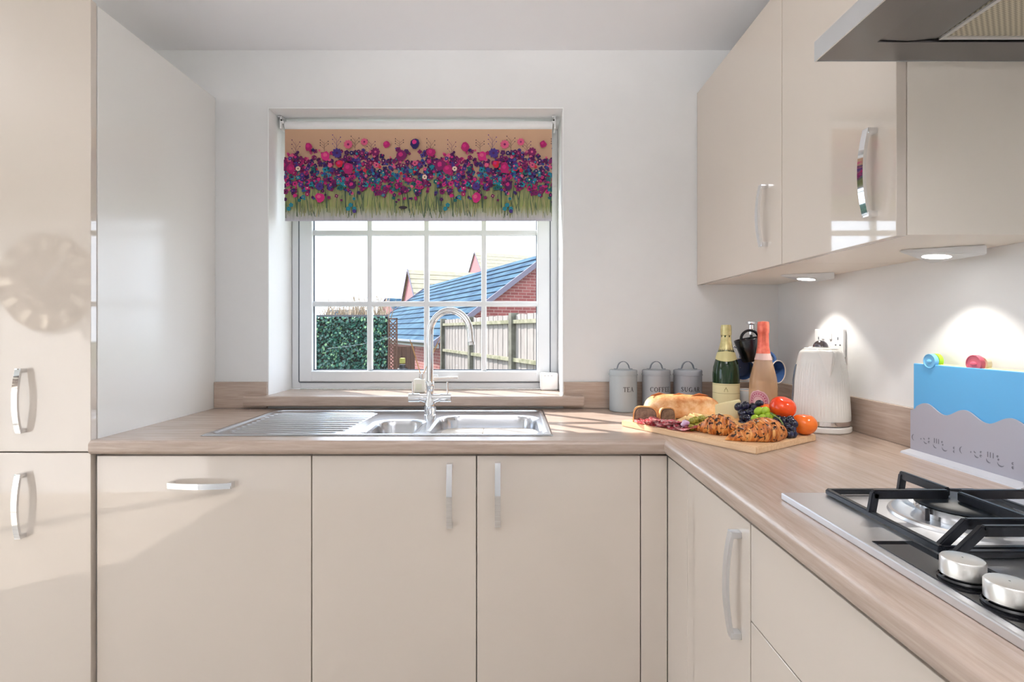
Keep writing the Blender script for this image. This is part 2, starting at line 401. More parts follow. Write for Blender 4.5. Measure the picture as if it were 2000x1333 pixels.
for u, w in ((.36, -.31), (.375, -.325), (.35, -.325), (.12, -.31), (.11, -.325)): rep(flower, u, w, .009, 5, 5, None)
rep(flower, .375, -.335, .008, 8, 5, None)
for u, w in ((.148, -.163), (.027, -.197)): rep(flower, u, w, .010, 11, 6, 12)
ink_poly([(.0+.018*math.cos(t)-.06, -.32+.006*math.sin(t)) for t in [2*PI*q/12 for q in range(12)]], 17)
fb = obj('fabric', bm, [fm]+pm, bl, recalc=False)
for f in fb.data.polygons:
    pass
# material indices of the print are shifted by the base fabric slot
nbase = 6
for f in list(fb.data.polygons)[nbase:]: f.material_index = f.material_index+1
fb.location = (0, -.012, -.018)
bm = bmesh.new(); box(bm, -FW/2, FW/2, -.002, .002, -.008, 0, bev=.001); h_ = obj('hem_bar', bm, mat('hem_bar', S(190, 186, 190), .8), bl); h_.location = (0, -.0095, -.018-FH+.008)
bl.location = (-.3795, 2.09, 2.047)

# ------------------------------------------------------------------ cabinets
def bow_handle(length=.176, w=.0155, name='handle', parent=None, loc=(0, 0, 0), rot=(0, 0, 0), m='chrome'):
    """bow runs along Z, stands out towards -Y"""
    bm = bmesh.new(); n = 14; h = length/2; rows = []
    for i in range(n+1):
        z = -h+length*i/n; u = z/h
        yo = -.030+.011*u*u; th = .0065
        rows.append([(yo, z), (yo+th, z)])
    prev = None
    for (a, b) in rows:
        q = [bm.verts.new((-w/2, a[0], a[1])), bm.verts.new((w/2, a[0], a[1])), bm.verts.new((w/2, b[0], b[1])), bm.verts.new((-w/2, b[0], b[1]))]
        if prev:
            for k in range(4): F = bm.faces.new((prev[k], prev[(k+1) % 4], q[(k+1) % 4], q[k])); F.smooth = True
        else: bm.faces.new(q)
        prev = q
    bm.faces.new(prev[::-1])
    for s in (-1, 1):
        e_ = .0005; za, zb = sorted((s*(h+e_), s*(h-.011))); box(bm, -w/2-e_, w/2+e_, -.0196, 0, za, zb, bev=.0006)
    o = obj(name, bm, M[m], parent, smooth=35); o.location = loc; o.rotation_euler = rot
    return o
# tall larder unit
tall = thing('tall_cabinet', 'tall cream gloss larder cabinet standing beside the sink run', 'cabinet', (-1.457, 1.43, 0))
obj('body', nb(-.298, .281, .0015, .56, .15, 2.12), M['carcass'], tall)
obj('side_panel', nb(.2812, .299, .0015, .569, .15, 2.12, bev=.001), M['panelside'], tall)
obj('plinth', nb(-.298, .281, .05, .5, 0, .15), M['carcass'], tall)
d = obj('door', nb(-.297, .297, -.02, 0, .8785, 2.125, bev=.0012), M['cream'], tall)
bow_handle(parent=d, loc=(.114, -.02, 1.020))
d = obj('door', nb(-.297, .297, -.02, 0, .16, .8745, bev=.0012), M['cream'], tall)
bow_handle(parent=d, loc=(.113, -.02, .732))
# base units under the sink run: body, door
def base_unit(label, x0, x1, handles, drawer=None, group=None, cat='cabinet', name='base_cabinet'):
    t = thing(name, label, cat, (x0, 1.44, 0), 0, group)
    w = x1-x0
    obj('body', nb(.001, w-.001, 0, .53, .15, .868), M['carcass'], t)
    obj('plinth', nb(.001, w-.001, .05, .5, 0, .15), M['carcass'], t)
    d = obj('door', nb(.0015, w-.0015, -.0185, -.0005, .16, .864, bev=.0012), M['cream'], t)
    for hx, hz, ry in handles: bow_handle(parent=d, loc=(hx, -.0185, hz), rot=(0, ry, 0))
    return t
base_unit('cream integrated dishwasher front with one horizontal bow handle, beside the larder', -1.154, -.5565, [(.597, .849, 0)] if 0 else [(.5935, .8-.0, 0)][:0], cat='dishwasher', name='integrated_dishwasher')
dw = bpy.data.objects['integrated_dishwasher']
dd = [c for c in dw.children if c.name.startswith('door')][0]
bow_handle(parent=dd, loc=(-.857+1.154, -.0185, .786), rot=(0, PI/2, 0))
base_unit('cream sink base cabinet beside the dishwasher, handle near its inner edge', -.5565, -.0985, [(.385, .757, 0)])
base_unit('cream base cabinet in the run under the window, next to the corner', -.0985, .357, [(.0595, .760, 0)])
bm = nb(.3585, .4312, 1.4215, 1.44, .16, .864, bev=.0012)
tag(obj('corner_filler', bm, M['cream']), 'narrow cream filler post where the two base runs meet', 'filler panel')
# base run under the hob (faces -X)
RX = .431
def side_unit(name, label, y1, y0, cat='cabinet'):
    t = thing(name, label, cat, (RX, y0, 0))
    obj('body', nb(.0205, .58, .001, y1-y0-.001, .15, .868), M['carcass'], t)
    obj('plinth', nb(.07, .55, .001, y1-y0-.001, 0, .15), M['carcass'], t)
    return t
tag(obj('corner_filler', nb(RX+.001, RX+.02, 1.262, 1.4195, .16, .862, bev=.001), M['cream']), 'cream filler strip between the corner post and the narrow hob run door', 'filler panel')
t = side_unit('base_cabinet', 'narrow cream base cabinet with a long bow handle beside the hob drawers', 1.26, .926)
d = obj('door', nb(0, .0195, .0015, .3325, .16, .862, bev=.0012), M['cream'], t)
bow_handle(.20, .017, parent=d, loc=(0, .043, .732), rot=(0, 0, -PI/2), m='satin_b')
t = side_unit('drawer_cabinet', 'wide cream pan drawer cabinet below the gas hob', .925, .326)
d = obj('drawer', nb(0, .0195, .0015, .5975, .6885, .862, bev=.0012), M['cream'], t)
d = obj('drawer', nb(0, .0195, .0015, .5975, .16, .686, bev=.0012), M['cream'], t)
t = side_unit('base_cabinet', 'cream base cabinet at the near end of the hob run', .325, -.2)
obj('door', nb(0, .0195, .0015, .5235, .16, .862, bev=.0012), M['cream'], t)

# worktops
ZT, ZB = .910, .872
bm = bmesh.new()
board_nose(bm, -1.157, .4275, 1.397, 1.485, ZB, ZT-.0003, .012)
box(bm, -1.157, -.875, 1.485, 1.985, ZB, ZT-.0003); box(bm, .100, .4275, 1.485, 1.985, ZB, ZT-.0003); box(bm, -.875, .100, 1.915, 1.985, ZB, ZT-.0003)
tag(obj('worktop', bm, M['oak_x'], smooth=40), 'light oak laminate worktop running under the window around the sink', 'worktop')
bm = bmesh.new()
board_nose(bm, -.2, 1.985, .415, .60, ZB, ZT, .013, axis='y')
box(bm, .60, 1.0265, -.2, 1.985, ZB, ZT)
tag(obj('worktop', bm, M['oak_y'], smooth=40), 'light oak laminate worktop carrying the gas hob and the food board', 'worktop')
# upstands
bm = nb(-1.157, -.9525, 1.986, 1.9995, ZT, 1.012, bev=.0015)
tag(obj('upstand', bm, M['oak_x']), 'short oak upstand between the larder side and the window recess', 'upstand')
bm = nb(.2005, 1.026, 1.986, 1.9995, ZT, 1.012, bev=.0015)
tag(obj('upstand', bm, M['oak_x']), 'oak upstand behind the canisters on the window wall', 'upstand')
bm = nb(1.0268, 1.0395, -.2, 1.9995, ZT, 1.012, bev=.0015)
tag(obj('upstand', bm, M['oak_y']), 'long oak upstand on the wall behind kettle and hob', 'upstand')

# wall units
def wall_unit(label, y0, y1, hy, near=False, hz=(1.5475), hl=.2):
    t = thing('wall_cabinet', label, 'cabinet', (.722, y0, 1.392), 0)
    w = y1-y0
    obj('body', nb(.0205, XR-.722-.0005, .0005, w-.0005, 0, .746), M['carcass'], t)
    d = obj('door', nb(0, .0195, .001, w-.0015, -.002, .746, bev=.0012), M['cream'], t)
    bow_handle(hl, .0165, parent=d, loc=(0, hy, hz-1.392), rot=(0, 0, -PI/2))
    return t
wall_unit('cream gloss wall cabinet in the corner by the window wall', 1.371, 1.9985, .081, hz=1.5375, hl=.175)
wall_unit('cream gloss wall cabinet beside the hood, reflecting the window', .961, 1.3705, .058, hz=1.5255, hl=.175)

# under-cabinet triangular lights
def tri_light(y, label):
    t = thing('under_cabinet_light', label, 'light', (0, y, 0), 0, 'triangular lights under the wall cabinets')
    bm = bmesh.new()
    T = 1.3915
    A0, B0, C0 = (.862, 0, T), (.992, -.072, T), (.992, .072, T)
    A1, B1, C1 = (.862, 0, T-.005), (.992, -.072, T-.021), (.992, .072, T-.021)
    vv = [bm.verts.new(p) for p in (A0, B0, C0, A1, B1, C1)]
    for f in ((0, 1, 2), (3, 5, 4), (0, 3, 4, 1), (1, 4, 5, 2), (2, 5, 3, 0)): bm.faces.new([vv[i] for i in f])
    bmesh.ops.bevel(bm, geom=list(bm.edges), offset=.002, segments=2, affect='EDGES')
    obj('housing', bm, M['satin_l'], t)
    nrm = Matrix.Rotation(math.atan2(.016, .13), 4, 'Y')
    bm = bmesh.new(); lathe(bm, [(.0001, 0), (.026, 0), (.027, .003)], c=(.945, 0, T-.0155), M4=nrm, seg=32)
    obj('lens', bm, mat('led_lens', (1, 1, 1, 1), .4, emit=(1, .97, .92, 1), es=6.), t)
    lt = bpy.data.lights.new('led_spot', 'SPOT'); lt.energy = 3.1; lt.spot_size = R(100); lt.spot_blend = .25; lt.shadow_soft_size = .02; lt.color = (1, .95, .87)
    lo = bpy.data.objects.new('led_spot', lt); C.objects.link(lo); lo.parent = t; lo.location = (.950, 0, T-.024); lo.rotation_euler = (0, R(8), 0)
M['satin_l'] = mat('satin_aluminium', (.72, .72, .72, 1), .35, .9)
tri_light(1.14, 'triangular silver light under the wall cabinet end next to the hood')
tri_light(1.645, 'triangular silver light under the corner wall cabinet above the kettle')

# ------------------------------------------------------------------ cooker hood
hd = thing('cooker_hood', 'stainless steel cooker hood hanging over the gas hob', 'hood', (.549, .33, 1.70))
bm = bmesh.new(); w, dp = .60, XR-.549-.001
for a in ((0, .0025, 0, w), (dp-.0025, dp, 0, w), (0.0025, dp-.0025, 0, .0025), (.0025, dp-.0025, w-.0025, w)):
    box(bm, a[0], a[1], a[2], a[3], 0, .036)
obj('rim', bm, M['hoodrim'], hd)
bm = bmesh.new()
for a in ((.0025, .07, .0025, w-.0025), (dp-.05, dp-.0025, .0025, w-.0025), (.07, dp-.05, .0025, .062), (.07, dp-.05, w-.062, w-.0025)):
    box(bm, a[0], a[1], a[2], a[3], .001, .004)
obj('underside_frame', bm, M['hoodsteel'], hd)
bm = bmesh.new()   # curved control cover
rows = []
for i in range(9):
    y = .064+(w-.128)*i/8; z = .004+.004*abs(math.sin(PI*i/8))
    rows.append([bm.verts.new((.072, y, z)), bm.verts.new((.12, y, z-.002)), bm.verts.new((.17, y, z+.002))])
for a, b in zip(rows, rows[1:]):
    for k in range(2): bm.faces.new((a[k], a[k+1], b[k+1], b[k])).smooth = True
obj('control_panel', bm, M['hoodsteel'], hd)
fmh = mat('filter_mesh', S(205, 198, 180), .5, .6); v = tex(fmh, scale=(220, 220, 220)); ck_ = nd(fmh, 'ShaderNodeTexChecker'); L(fmh, v, ck_.inputs[0]); ck_.inputs['Scale'].default_value = 1.
ck_.inputs[1].default_value = S(214, 206, 186); ck_.inputs[2].default_value = S(168, 160, 142); L(fmh, ck_.outputs[0], P(fmh).inputs['Base Color'])
bm = nb(.171, dp-.052, .066, w-.066, .006, .010); 
obj('filter', bm, fmh, hd)
bm = bmesh.new(); ring_z = .003
for a in ((.171, .178, .066, w-.066), (dp-.06, dp-.053, .066, w-.066), (.178, dp-.06, .066, .073), (.178, dp-.06, w-.073, w-.066)): box(bm, a[0], a[1], a[2], a[3], .003, .0058)
obj('filter_frame', bm, M['satin_l'], hd)
bm = bmesh.new()   # sloping canopy
lo = [(.0, 0, .036), (dp, 0, .036), (dp, w, .036), (0, w, .036)]; hi = [(.24, .17, .22), (dp, .17, .22), (dp, w-.17, .22), (.24, w-.17, .22)]
A = [bm.verts.new(p) for p in lo]; B = [bm.verts.new(p) for p in hi]; bm.faces.new(A); bm.faces.new(B)
for i in range(4): bm.faces.new((A[i], A[(i+1) % 4], B[(i+1) % 4], B[i]))
obj('canopy', bm, M['hoodsteel'], hd)
obj('chimney', nb(.26, dp, .18, w-.18, .22, ZC-1.70-.001), M['hoodsteel'], hd)

# ------------------------------------------------------------------ gas hob
hb = thing('gas_hob', 'stainless steel gas hob with black pan supports set in the worktop', 'hob', (0, 0, ZT))
HX0, HX1, HY0, HY1 = .4805, .975, .335, .915
bm = nb(HX0, HX1, HY0, HY1, .0002, .0125, bev=.002)
obj('hob_plate', bm, M['hobsteel'], hb)
obj('control_strip', nb(.493, .5485, .40, .7015, .0126, .0135), M['blackglass'], hb)
def burner(x, y, r, name='burner'):
    o = bmesh.new()
    lathe(o, [(r*1.56, .0126), (r*1.53, .0165), (r*1.46, .018), (r*1.34, .0145), (r*1.1, .0135), (.001, .0135)], c=(x, y, 0), seg=48)
    b_ = obj(name, o, M['hobsteel'], hb)
    o = bmesh.new(); n = 96
    lathe(o, [(r*.8, .0136), (r*.8, .021), (r*.98, .024), (r*.98, .0325), (r*.9, .034)], c=(x, y, 0), seg=n, rf=lambda q, z, a: q*(1-.02*(math.cos(a*24) > .6)) if .022 < z < .033 else q)
    obj('burner_ring', o, M['satin'], b_)
    o = bmesh.new(); lathe(o, [(r*.86, .0335), (r, .0345), (r, .0375), (r*.93, .040), (.001, .0405)], c=(x, y, 0), seg=48)
    obj('burner_cap', o, mat('burner_cap_enamel', S(24, 30, 36), .42), b_)
    o = bmesh.new(); tube(o, [(x-r*1.02, y-.01, .014), (x-r*1.02, y-.01, .032)], .003, 8); obj('igniter', o, M['black'], b_)
burner(.690, .785, .060); burner(.690, .50, .045)
def bar(bm, p, q, w=.010, h=.010):
    p, q = Vector(p), Vector(q); d = (q-p); t = d.normalized(); s = t.cross(Vector((0, 0, 1))).normalized() if abs(t.z) < .95 else Vector((0, 1, 0))
    u = s.cross(t)
    A = [bm.verts.new(p+s*a*w/2+u*b*h/2) for a, b in ((-1, -1), (1, -1), (1, 1), (-1, 1))]
    B = [bm.verts.new(q+s*a*w/2+u*b*h/2) for a, b in ((-1, -1), (1, -1), (1, 1), (-1, 1))]
    fs = [bm.faces.new(A), bm.faces.new(B)]+[bm.faces.new((A[i], A[(i+1) % 4], B[(i+1) % 4], B[i])) for i in range(4)]
    bmesh.ops.bevel(bm, geom=list({e for f in fs for e in f.edges}), offset=.0015, segments=2, affect='EDGES')
def grate(y0, y1, cx, cy):
    bm = bmesh.new(); z = .0185; x0, x1 = .556, .815; T = .0515
    for a, b in (((x0, y0), (x0, y1)), ((x1, y0), (x1, y1)), ((x0, y0), (x1, y0)), ((x0, y1), (x1, y1))): bar(bm, (*a, z), (*b, z), .009, .009)
    g = .010
    # blade arms: upright leg on the frame then level bar towards the burner
    for (a, e) in (((x0, cy), (cx-g, cy)), ((x1, cy), (cx+g, cy)), ((cx, y1), (cx, cy+g)), ((cx, y0), (cx, cy-g))):
        A_, E_ = Vector((*a, 0)), Vector((*e, 0)); d_ = (E_-A_).normalized()
        bar(bm, A_+Vector((0, 0, z)), A_+d_*.006+Vector((0, 0, T)), .008, .012)
        bar(bm, A_+d_*.002+Vector((0, 0, T-.003)), E_+Vector((0, 0, T-.003)), .008, .014)
    o = obj('pan_support', bm, M['iron'], hb); return o
grate(.662, .902, .684, .793)
grate(.395, .650, .684, .52)
bm = bmesh.new()
for yy in (.672, .648):
    bar(bm, (.562, yy, .018), (.597, yy, .0515), .008, .012); bar(bm, (.595, yy, .0485), (.80, yy, .0485), .008, .014)
obj('pan_support_arm', bm, M['iron'], hb)
def knob(x, y):
    bm = bmesh.new(); lathe(bm, [(.023, .0137), (.0235, .0155), (.022, .0175)], c=(x, y, 0), seg=40)
    b_ = obj('control_knob', bm, M['black'], hb)
    bm = bmesh.new(); lathe(bm, [(.0195, .018), (.0212, .020), (.0212, .037), (.020, .0388), (.012, .0396), (.001, .0398)], c=(x, y, 0), seg=48)
    obj('knob_cap', bm, mat('knob_satin', (.80, .78, .75, 1), .34, .95), b_)
for yy in (.592, .536, .48, .424): knob(.521, yy)

# ------------------------------------------------------------------ sink and tap
sk = thing('kitchen_sink', 'stainless steel one and a half bowl sink with ribbed drainer', 'sink', (0, 0, 0))
SX0, SX1, SY0, SY1 = -.892, .118, 1.463, 1.937
def sd(x, y, cx, cy, hx, hy, r):
    dx, dy = abs(x-cx)-hx+r, abs(y-cy)-hy+r
    return math.hypot(max(dx, 0), max(dy, 0))+min(max(dx, dy), 0)-r
def sm(t): t = min(max(t, 0), 1); return t*t*(3-2*t)
bowls = [(-.367, 1.612, .078, .118, .055, .10), (-.082, 1.652, .165, .165, .07, .17)]
def sinkz(x, y):
    z = ZT+.0042
    e = sd(x, y, (SX0+SX1)/2, (SY0+SY1)/2, (SX1-SX0)/2, (SY1-SY0)/2, .012)
    z -= .0038*sm((e+.006)/.006)
    inn = sd(x, y, (SX0+SX1)/2, (SY0+SY1)/2, (SX1-SX0)/2-.016, (SY1-SY0)/2-.016, .03)
    z -= .0045*sm(-inn/.010)
    # drainer
    dr = sd(x, y, -.675, 1.70, .185+.05*(y-1.7), .195, .04)
    if dr < 0:
        q = sm(-dr/.02); z += q*(.0035*math.cos((y-1.70)/.034*2*PI)-.003)
    for cx, cy, hx, hy, r, dep in bowls:
        b_ = sd(x, y, cx, cy, hx, hy, r)
        z -= .003*sm(1-(b_)/.012)*(1 if b_ > 0 else 1)
        if b_ < 0: z -= dep*(sm(-b_/.034)**.8)
    return z
def axis_pts(a, b, step): 
    n = int((b-a)/step); return [a+(b-a)*i/n for i in range(n+1)]
xs, ys = axis_pts(SX0, SX1, .0035), axis_pts(SY0, SY1, .0035)
bm = bmesh.new(); G = [[bm.verts.new((x, y, sinkz(x, y))) for y in ys] for x in xs]
for i in range(len(xs)-1):
    for j in range(len(ys)-1):
        bm.faces.new((G[i][j], G[i+1][j], G[i+1][j+1], G[i][j+1])).smooth = True
obj('basin', bm, M['steel'], sk)
for cx, cy, r, zz in ((-.082, 1.66, .034, ZT-.176), (-.367, 1.612, .026, ZT-.105)):
    bm = bmesh.new(); lathe(bm, [(r, .004), (r*.8, .006), (r*.75, .003), (.001, .004)], c=(cx, cy, zz), seg=32); obj('waste', bm, M['chrome'], sk)

tp = thing('mixer_tap', 'chrome swan neck mixer tap with two lever crossbar standing behind the sink', 'tap', (-.288, 1.80, ZT+.0))
bm = bmesh.new(); lathe(bm, [(.001, -.001), (.021, -.001), (.021, .006), (.018, .008), (.018, .014), (.021, .024), (.0205, .045), (.0165, .062), (.013, .075), (.013, .10), (.0145, .104), (.0145, .118), (.0125, .124)], seg=32)
obj('body', bm, M['chrome'], tp)
bm = bmesh.new(); pts = [(0, 0, .12), (0, 0, .20), (0, 0, .27)]
RR = .072
for i in range(1, 17):
    a = PI-i*(PI*.94)/16
    pts.append((RR+RR*math.cos(a), -.03*(1-math.cos(a-PI))*.5*1.0, .29+.082*math.sin(a)))
pts.append((.1465, -.036, .262)); 
tube(bm, pts, .0115, 20); sp_ = obj('spout', bm, M['chrome'], tp)
bm = bmesh.new(); tube(bm, [(.1465, -.036, .262), (.1475, -.0363, .252)], .0128, 20); obj('nozzle', bm, M['satin'], sp_)
bm = bmesh.new(); tube(bm, [(-.070, 0, .066), (.070, 0, .066)], .0125, 24)
for s in (-1, 1):
    tube(bm, [(s*.012, 0, .06), (s*.030, 0, .066)], .013, 16)
obj('crossbar', bm, M['chrome'], tp)
for s in (-1, 1):
    bm = bmesh.new(); tube(bm, [(s*.036, 0, .066), (s*.0745, 0, .066)], .0150, 24); k_ = obj('valve', bm, M['chrome'], tp)
    bm = bmesh.new(); tube(bm, [(s*.061, 0, .078), (s*.061, .0, .122)], .0036, 12); obj('lever', bm, M['chrome'], k_)

# reed diffuser and sensor box on the sill
df = thing('reed_diffuser', 'small white reed diffuser with thin sticks on the window board', 'diffuser', (-.376, 2.085, .960))
bm = bmesh.new(); box(bm, -.022, .022, -.018, .018, 0, .055, bev=.005); obj('bottle', bm, mat('frosted_glass', S(236, 238, 230), .3), df)
bm = bmesh.new(); tube(bm, [(.008, 0, .055), (.008, 0, .076)], .0105, 20); obj('collar', bm, M['satin'], df)
bm = bmesh.new(); box(bm, -.012, .012, -.0185, -.0181, .012, .036); obj('label', bm, mat('pale_green_label', S(226, 232, 216), .6), df)
rm = mat('reed', S(190, 150, 105), .8)
for dx, h in ((-.048, .215), (-.040, .20), (.075, .225), (.066, .20)):
    bm = bmesh.new(); tube(bm, [(.008, 0, .06), (.008+dx, .0, h)], .0014, 6); obj('reed', bm, rm, df)
bx = thing('sensor_box', 'small white plastic box at the end of the window board', 'box', (.157, 2.17, .960))
bm = bmesh.new(); box(bm, -.038, .038, -.022, .022, 0, .074, bev=.008); obj('case', bm, M['white'], bx)
bm = bmesh.new()
for k in range(3): box(bm, -.022+.014*k, -.015+.014*k, -.0225, -.0219, .060, .0635)
obj('slot', bm, mat('grey_mark', S(180, 182, 186), .6), bx)

# ------------------------------------------------------------------ canisters with lettering
GL = {'T': ([((0, 1), (.8, 1), .5), ((.4, 1), (.4, 0), 1), ((.22, 0), (.58, 0), .35), ((0, 1), (0, .8), .5), ((.8, 1), (.8, .8), .5)], .8),
 'E': ([((.15, 0), (.15, 1), 1), ((0, 1), (.72, 1), .5), ((0, 0), (.75, 0), .5), ((.15, .52), (.55, .52), .4), ((.72, 1), (.72, .8), .4), ((.75, 0), (.75, .22), .4)], .75),
 'A': ([((.1, 0), (.45, 1), .45), ((.45, 1), (.8, 0), 1), ((.22, .35), (.68, .35), .4), ((0, 0), (.22, 0), .35), ((.66, 0), (.95, 0), .35)], .9),
 'C': ([((.8, .82), (.5, 1), .45), ((.5, 1), (.2, .85), .6), ((.2, .85), (.08, .5), 1), ((.08, .5), (.2, .15), 1), ((.2, .15), (.5, 0), .6), ((.5, 0), (.8, .2), .45), ((.8, 1), (.8, .75), .4)], .85),
 'O': ([((.5, 1), (.2, .85), .6), ((.2, .85), (.08, .5), 1), ((.08, .5), (.2, .15), 1), ((.2, .15), (.5, 0), .6), ((.5, 0), (.8, .15), .6), ((.8, .15), (.92, .5), 1), ((.92, .5), (.8, .85), 1), ((.8, .85), (.5, 1), .6)], .95),
 'F': ([((.15, 0), (.15, 1), 1), ((0, 1), (.7, 1), .5), ((.15, .52), (.55, .52), .4), ((0, 0), (.32, 0), .35), ((.7, 1), (.7, .8), .4)], .7),
 'S': ([((.6, .82), (.35, 1), .5), ((.35, 1), (.1, .8), .7), ((.1, .8), (.35, .55), 1), ((.35, .55), (.62, .3), 1), ((.62, .3), (.4, 0), .7), ((.4, 0), (.05, .2), .5), ((.6, 1), (.6, .75), .35), ((.05, 0), (.05, .25), .35)], .7),
 'U': ([((.15, 1), (.15, .3), 1), ((.15, .3), (.45, 0), .8), ((.45, 0), (.75, .3), .5), ((.75, .3), (.75, 1), .5), ((0, 1), (.3, 1), .35), ((.6, 1), (.9, 1), .35)], .9),
 'G': ([((.8, .82), (.5, 1), .45), ((.5, 1), (.2, .85), .6), ((.2, .85), (.08, .5), 1), ((.08, .5), (.2, .15), 1), ((.2, .15), (.5, 0), .6), ((.5, 0), (.8, .1), .45), ((.8, 0), (.8, .45), 1), ((.65, .45), (.95, .45), .35)], .95),
 'R': ([((.15, 0), (.15, 1), 1), ((0, 1), (.5, 1), .4), ((.5, 1), (.7, .78), .9), ((.7, .78), (.5, .52), .9), ((.5, .52), (.15, .52), .4), ((.4, .52), (.8, 0), 1), ((0, 0), (.32, 0), .35), ((.7, 0), (.92, 0), .35)], .88)}
def lettering(word, h, place, gap=.22, stroke_w=.17):
    """place(u, w) -> 3D point; returns bmesh"""
    bm = bmesh.new(); u = 0
    for ch in word:
        segs, adv = GL[ch]
        for (a, b, wt) in segs:
            A = Vector((u+a[0]*h*.82, a[1]*h)); B = Vector((u+b[0]*h*.82, b[1]*h)); d_ = (B-A)
            if d_.length == 0: continue
            n_ = Vector((-d_.y, d_.x)).normalized()*h*stroke_w*wt*.5; t_ = d_.normalized()*h*.02
            q = [A-n_-t_, B-n_+t_, B+n_+t_, A+n_-t_]
            bm.faces.new([bm.verts.new(place(*p)) for p in q])
        u += (adv+gap)*h*.82
    return bm
def canister(x, y, word, a_start, label, tone):
    r = .0515; t = thing('canister', label, 'canister', (x, y, ZT), 0, 'storage canisters against the window wall')
    m = mat('grey_enamel_'+word.lower(), tone, .26)
    bm = bmesh.new(); lathe(bm, [(.001, .0005), (r-.002, .0005), (r, .003), (r, .136)], seg=56); obj('body', bm, m, t)
    bm = bmesh.new(); lathe(bm, [(r+.0005, .134), (r+.002, .1345), (r+.002, .138), (r+.0005, .1385), (r+.0005, .151), (r-.0015, .154), (.001, .156)], seg=56); ld = obj('lid', bm, m, t)
    bm = bmesh.new(); rows = []
    pp = [(-.034, .1565), (-.024, .1565)]+[(-.02*math.cos(a)*1.05, .158+.026*math.sin(a)) for a in [R(10)+i*R(160)/12 for i in range(13)]]+[(.024, .1565), (.034, .1565)]
    prev = None
    for i, (u, z) in enumerate(pp):
        q = [bm.verts.new((u, -.006, z)), bm.verts.new((u, .006, z)), bm.verts.new((u, .006, z+.0022)), bm.verts.new((u, -.006, z+.0022))]
        if 1 < i < len(pp)-2:
            dz = (u*.09, 0, 0); q[2].co.x += u*.1; q[3].co.x += u*.1
        if prev:
            for k in range(4): bm.faces.new((prev[k], prev[(k+1) % 4], q[(k+1) % 4], q[k]))
        prev = q
    obj('lid_handle', bm, M['canister_h'], ld)
    base_a = math.atan2(-y, -x)+R(a_start)
    def pl(u, w):
        a = base_a+u/r
        return ((r+.0004)*math.cos(a), (r+.0004)*math.sin(a), .0765+w)
    o = obj('lettering', lettering(word, .0165, pl), M['ink'], t)
canister(.419, 1.930, 'TEA', 1, 'grey metal canister lettered TEA, beside the sink end of the row', S(172, 180, 184))
canister(.5435, 1.930, 'COFFEE', -24, 'grey metal canister lettered COFFEE, between tea and sugar', S(165, 170, 176))
canister(.662, 1.930, 'SUGAR', -26, 'grey metal canister lettered SUGAR, behind the bread', S(158, 162, 170))

# ------------------------------------------------------------------ bottles
def bottle(x, y, name_label, glass, foil, prof, foil_prof, labels, neck):
    t = thing('wine_bottle', name_label, 'bottle', (x, y, ZT), 0)
    bm = bmesh.new(); lathe(bm, prof, seg=56); obj('glass_body', bm, glass, t)
    bm = bmesh.new(); rg2 = random.Random(5)
    lathe(bm, foil_prof, seg=40, rf=lambda r, z, a: r*(1+.025*math.sin(a*7+z*300)*math.sin(z*500)) if z > foil_prof[-1][1]-.045 and r > .003 else r)
    obj('foil', bm, foil, t)
    return t
gbp = [(.001, .001), (.038, .001), (.0435, .006), (.0440, .02), (.0440, .150), (.042, .175), (.0365, .195), (.0285, .222), (.0215, .245), (.017, .268), (.0155, .30)]
green = mat('green_bottle_glass', S(30, 62, 30), .04, ior=1.5, trans=.35)
foil_g = speck('gold_foil', S(214, 202, 150), S(196, 184, 130), 60, .32, metal=.55, bmp=.15)
foil_p = speck('coral_foil', S(240, 130, 108), S(226, 108, 90), 60, .3, metal=.5, bmp=.15)
T = bottle(.742, 1.775, 'green sparkling wine bottle with pale gold foil and cream label', green, foil_g, gbp,
           [(.0293, .219), (.0222, .243), (.0176, .266), (.0163, .285), (.0178, .286), (.0182, .295), (.0176, .312), (.0160, .321), (.001, .3225)], None, None)
fa = math.atan2(-1.775, -.742)
bm = bmesh.new(); lathe(bm, [(.0444, .035), (.0444, .121)], seg=30, a0=fa-1.4, a1=fa+1.4); lb = obj('label', bm, mat('cream_label', S(228, 222, 178), .6), T)
bm = bmesh.new(); lathe(bm, [(.0447, .1165), (.0447, .1175)], seg=30, a0=fa-1.4, a1=fa+1.4); lathe(bm, [(.0447, .0875), (.0447, .0885)], seg=30, a0=fa-1.4, a1=fa+1.4)
r_ = .0448
def em(pts):
    bm.faces.new([bm.verts.new((r_*math.cos(fa+u/r_), r_*math.sin(fa+u/r_), z)) for u, z in pts])
em([(-.006, .098), (-.004, .098), (.0, .106), (0, .110)]); em([(.006, .098), (.004, .098), (.0, .106), (0, .110)]); em([(-.007, .0945), (.007, .0945), (.007, .096), (-.007, .096)])
obj('print', bm, mat('olive_ink', S(150, 140, 84), .6), lb)
bm = bmesh.new(); zt = lambda a: .014*(1-abs(a))   # pointed collar
n = 24
rowA = []; rowB = []
for i in range(n+1):
    s = -1+2*i/n; a = fa+s*1.5; zl = .196+.010*abs(s)**1.5; zu = .226+.006*(1-abs(s))
    def rad(z): return (.0365+(z-.195)*(.0285-.0365)/.027+.0012) if z < .222 else (.0285+(z-.222)*(.0215-.0285)/.023+.0016)
    rowA.append(bm.verts.new((rad(zl)*math.cos(a), rad(zl)*math.sin(a), zl))); rowB.append(bm.verts.new((rad(zu)*math.cos(a), rad(zu)*math.sin(a), zu)))
for i in range(n): bm.faces.new((rowA[i], rowA[i+1], rowB[i+1], rowB[i])).smooth = True
obj('neck_label', bm, mat('neck_label_gold', S(214, 206, 150), .5), T)
pinkg = mat('rose_wine_glass', S(240, 202, 164), .04, ior=1.5)
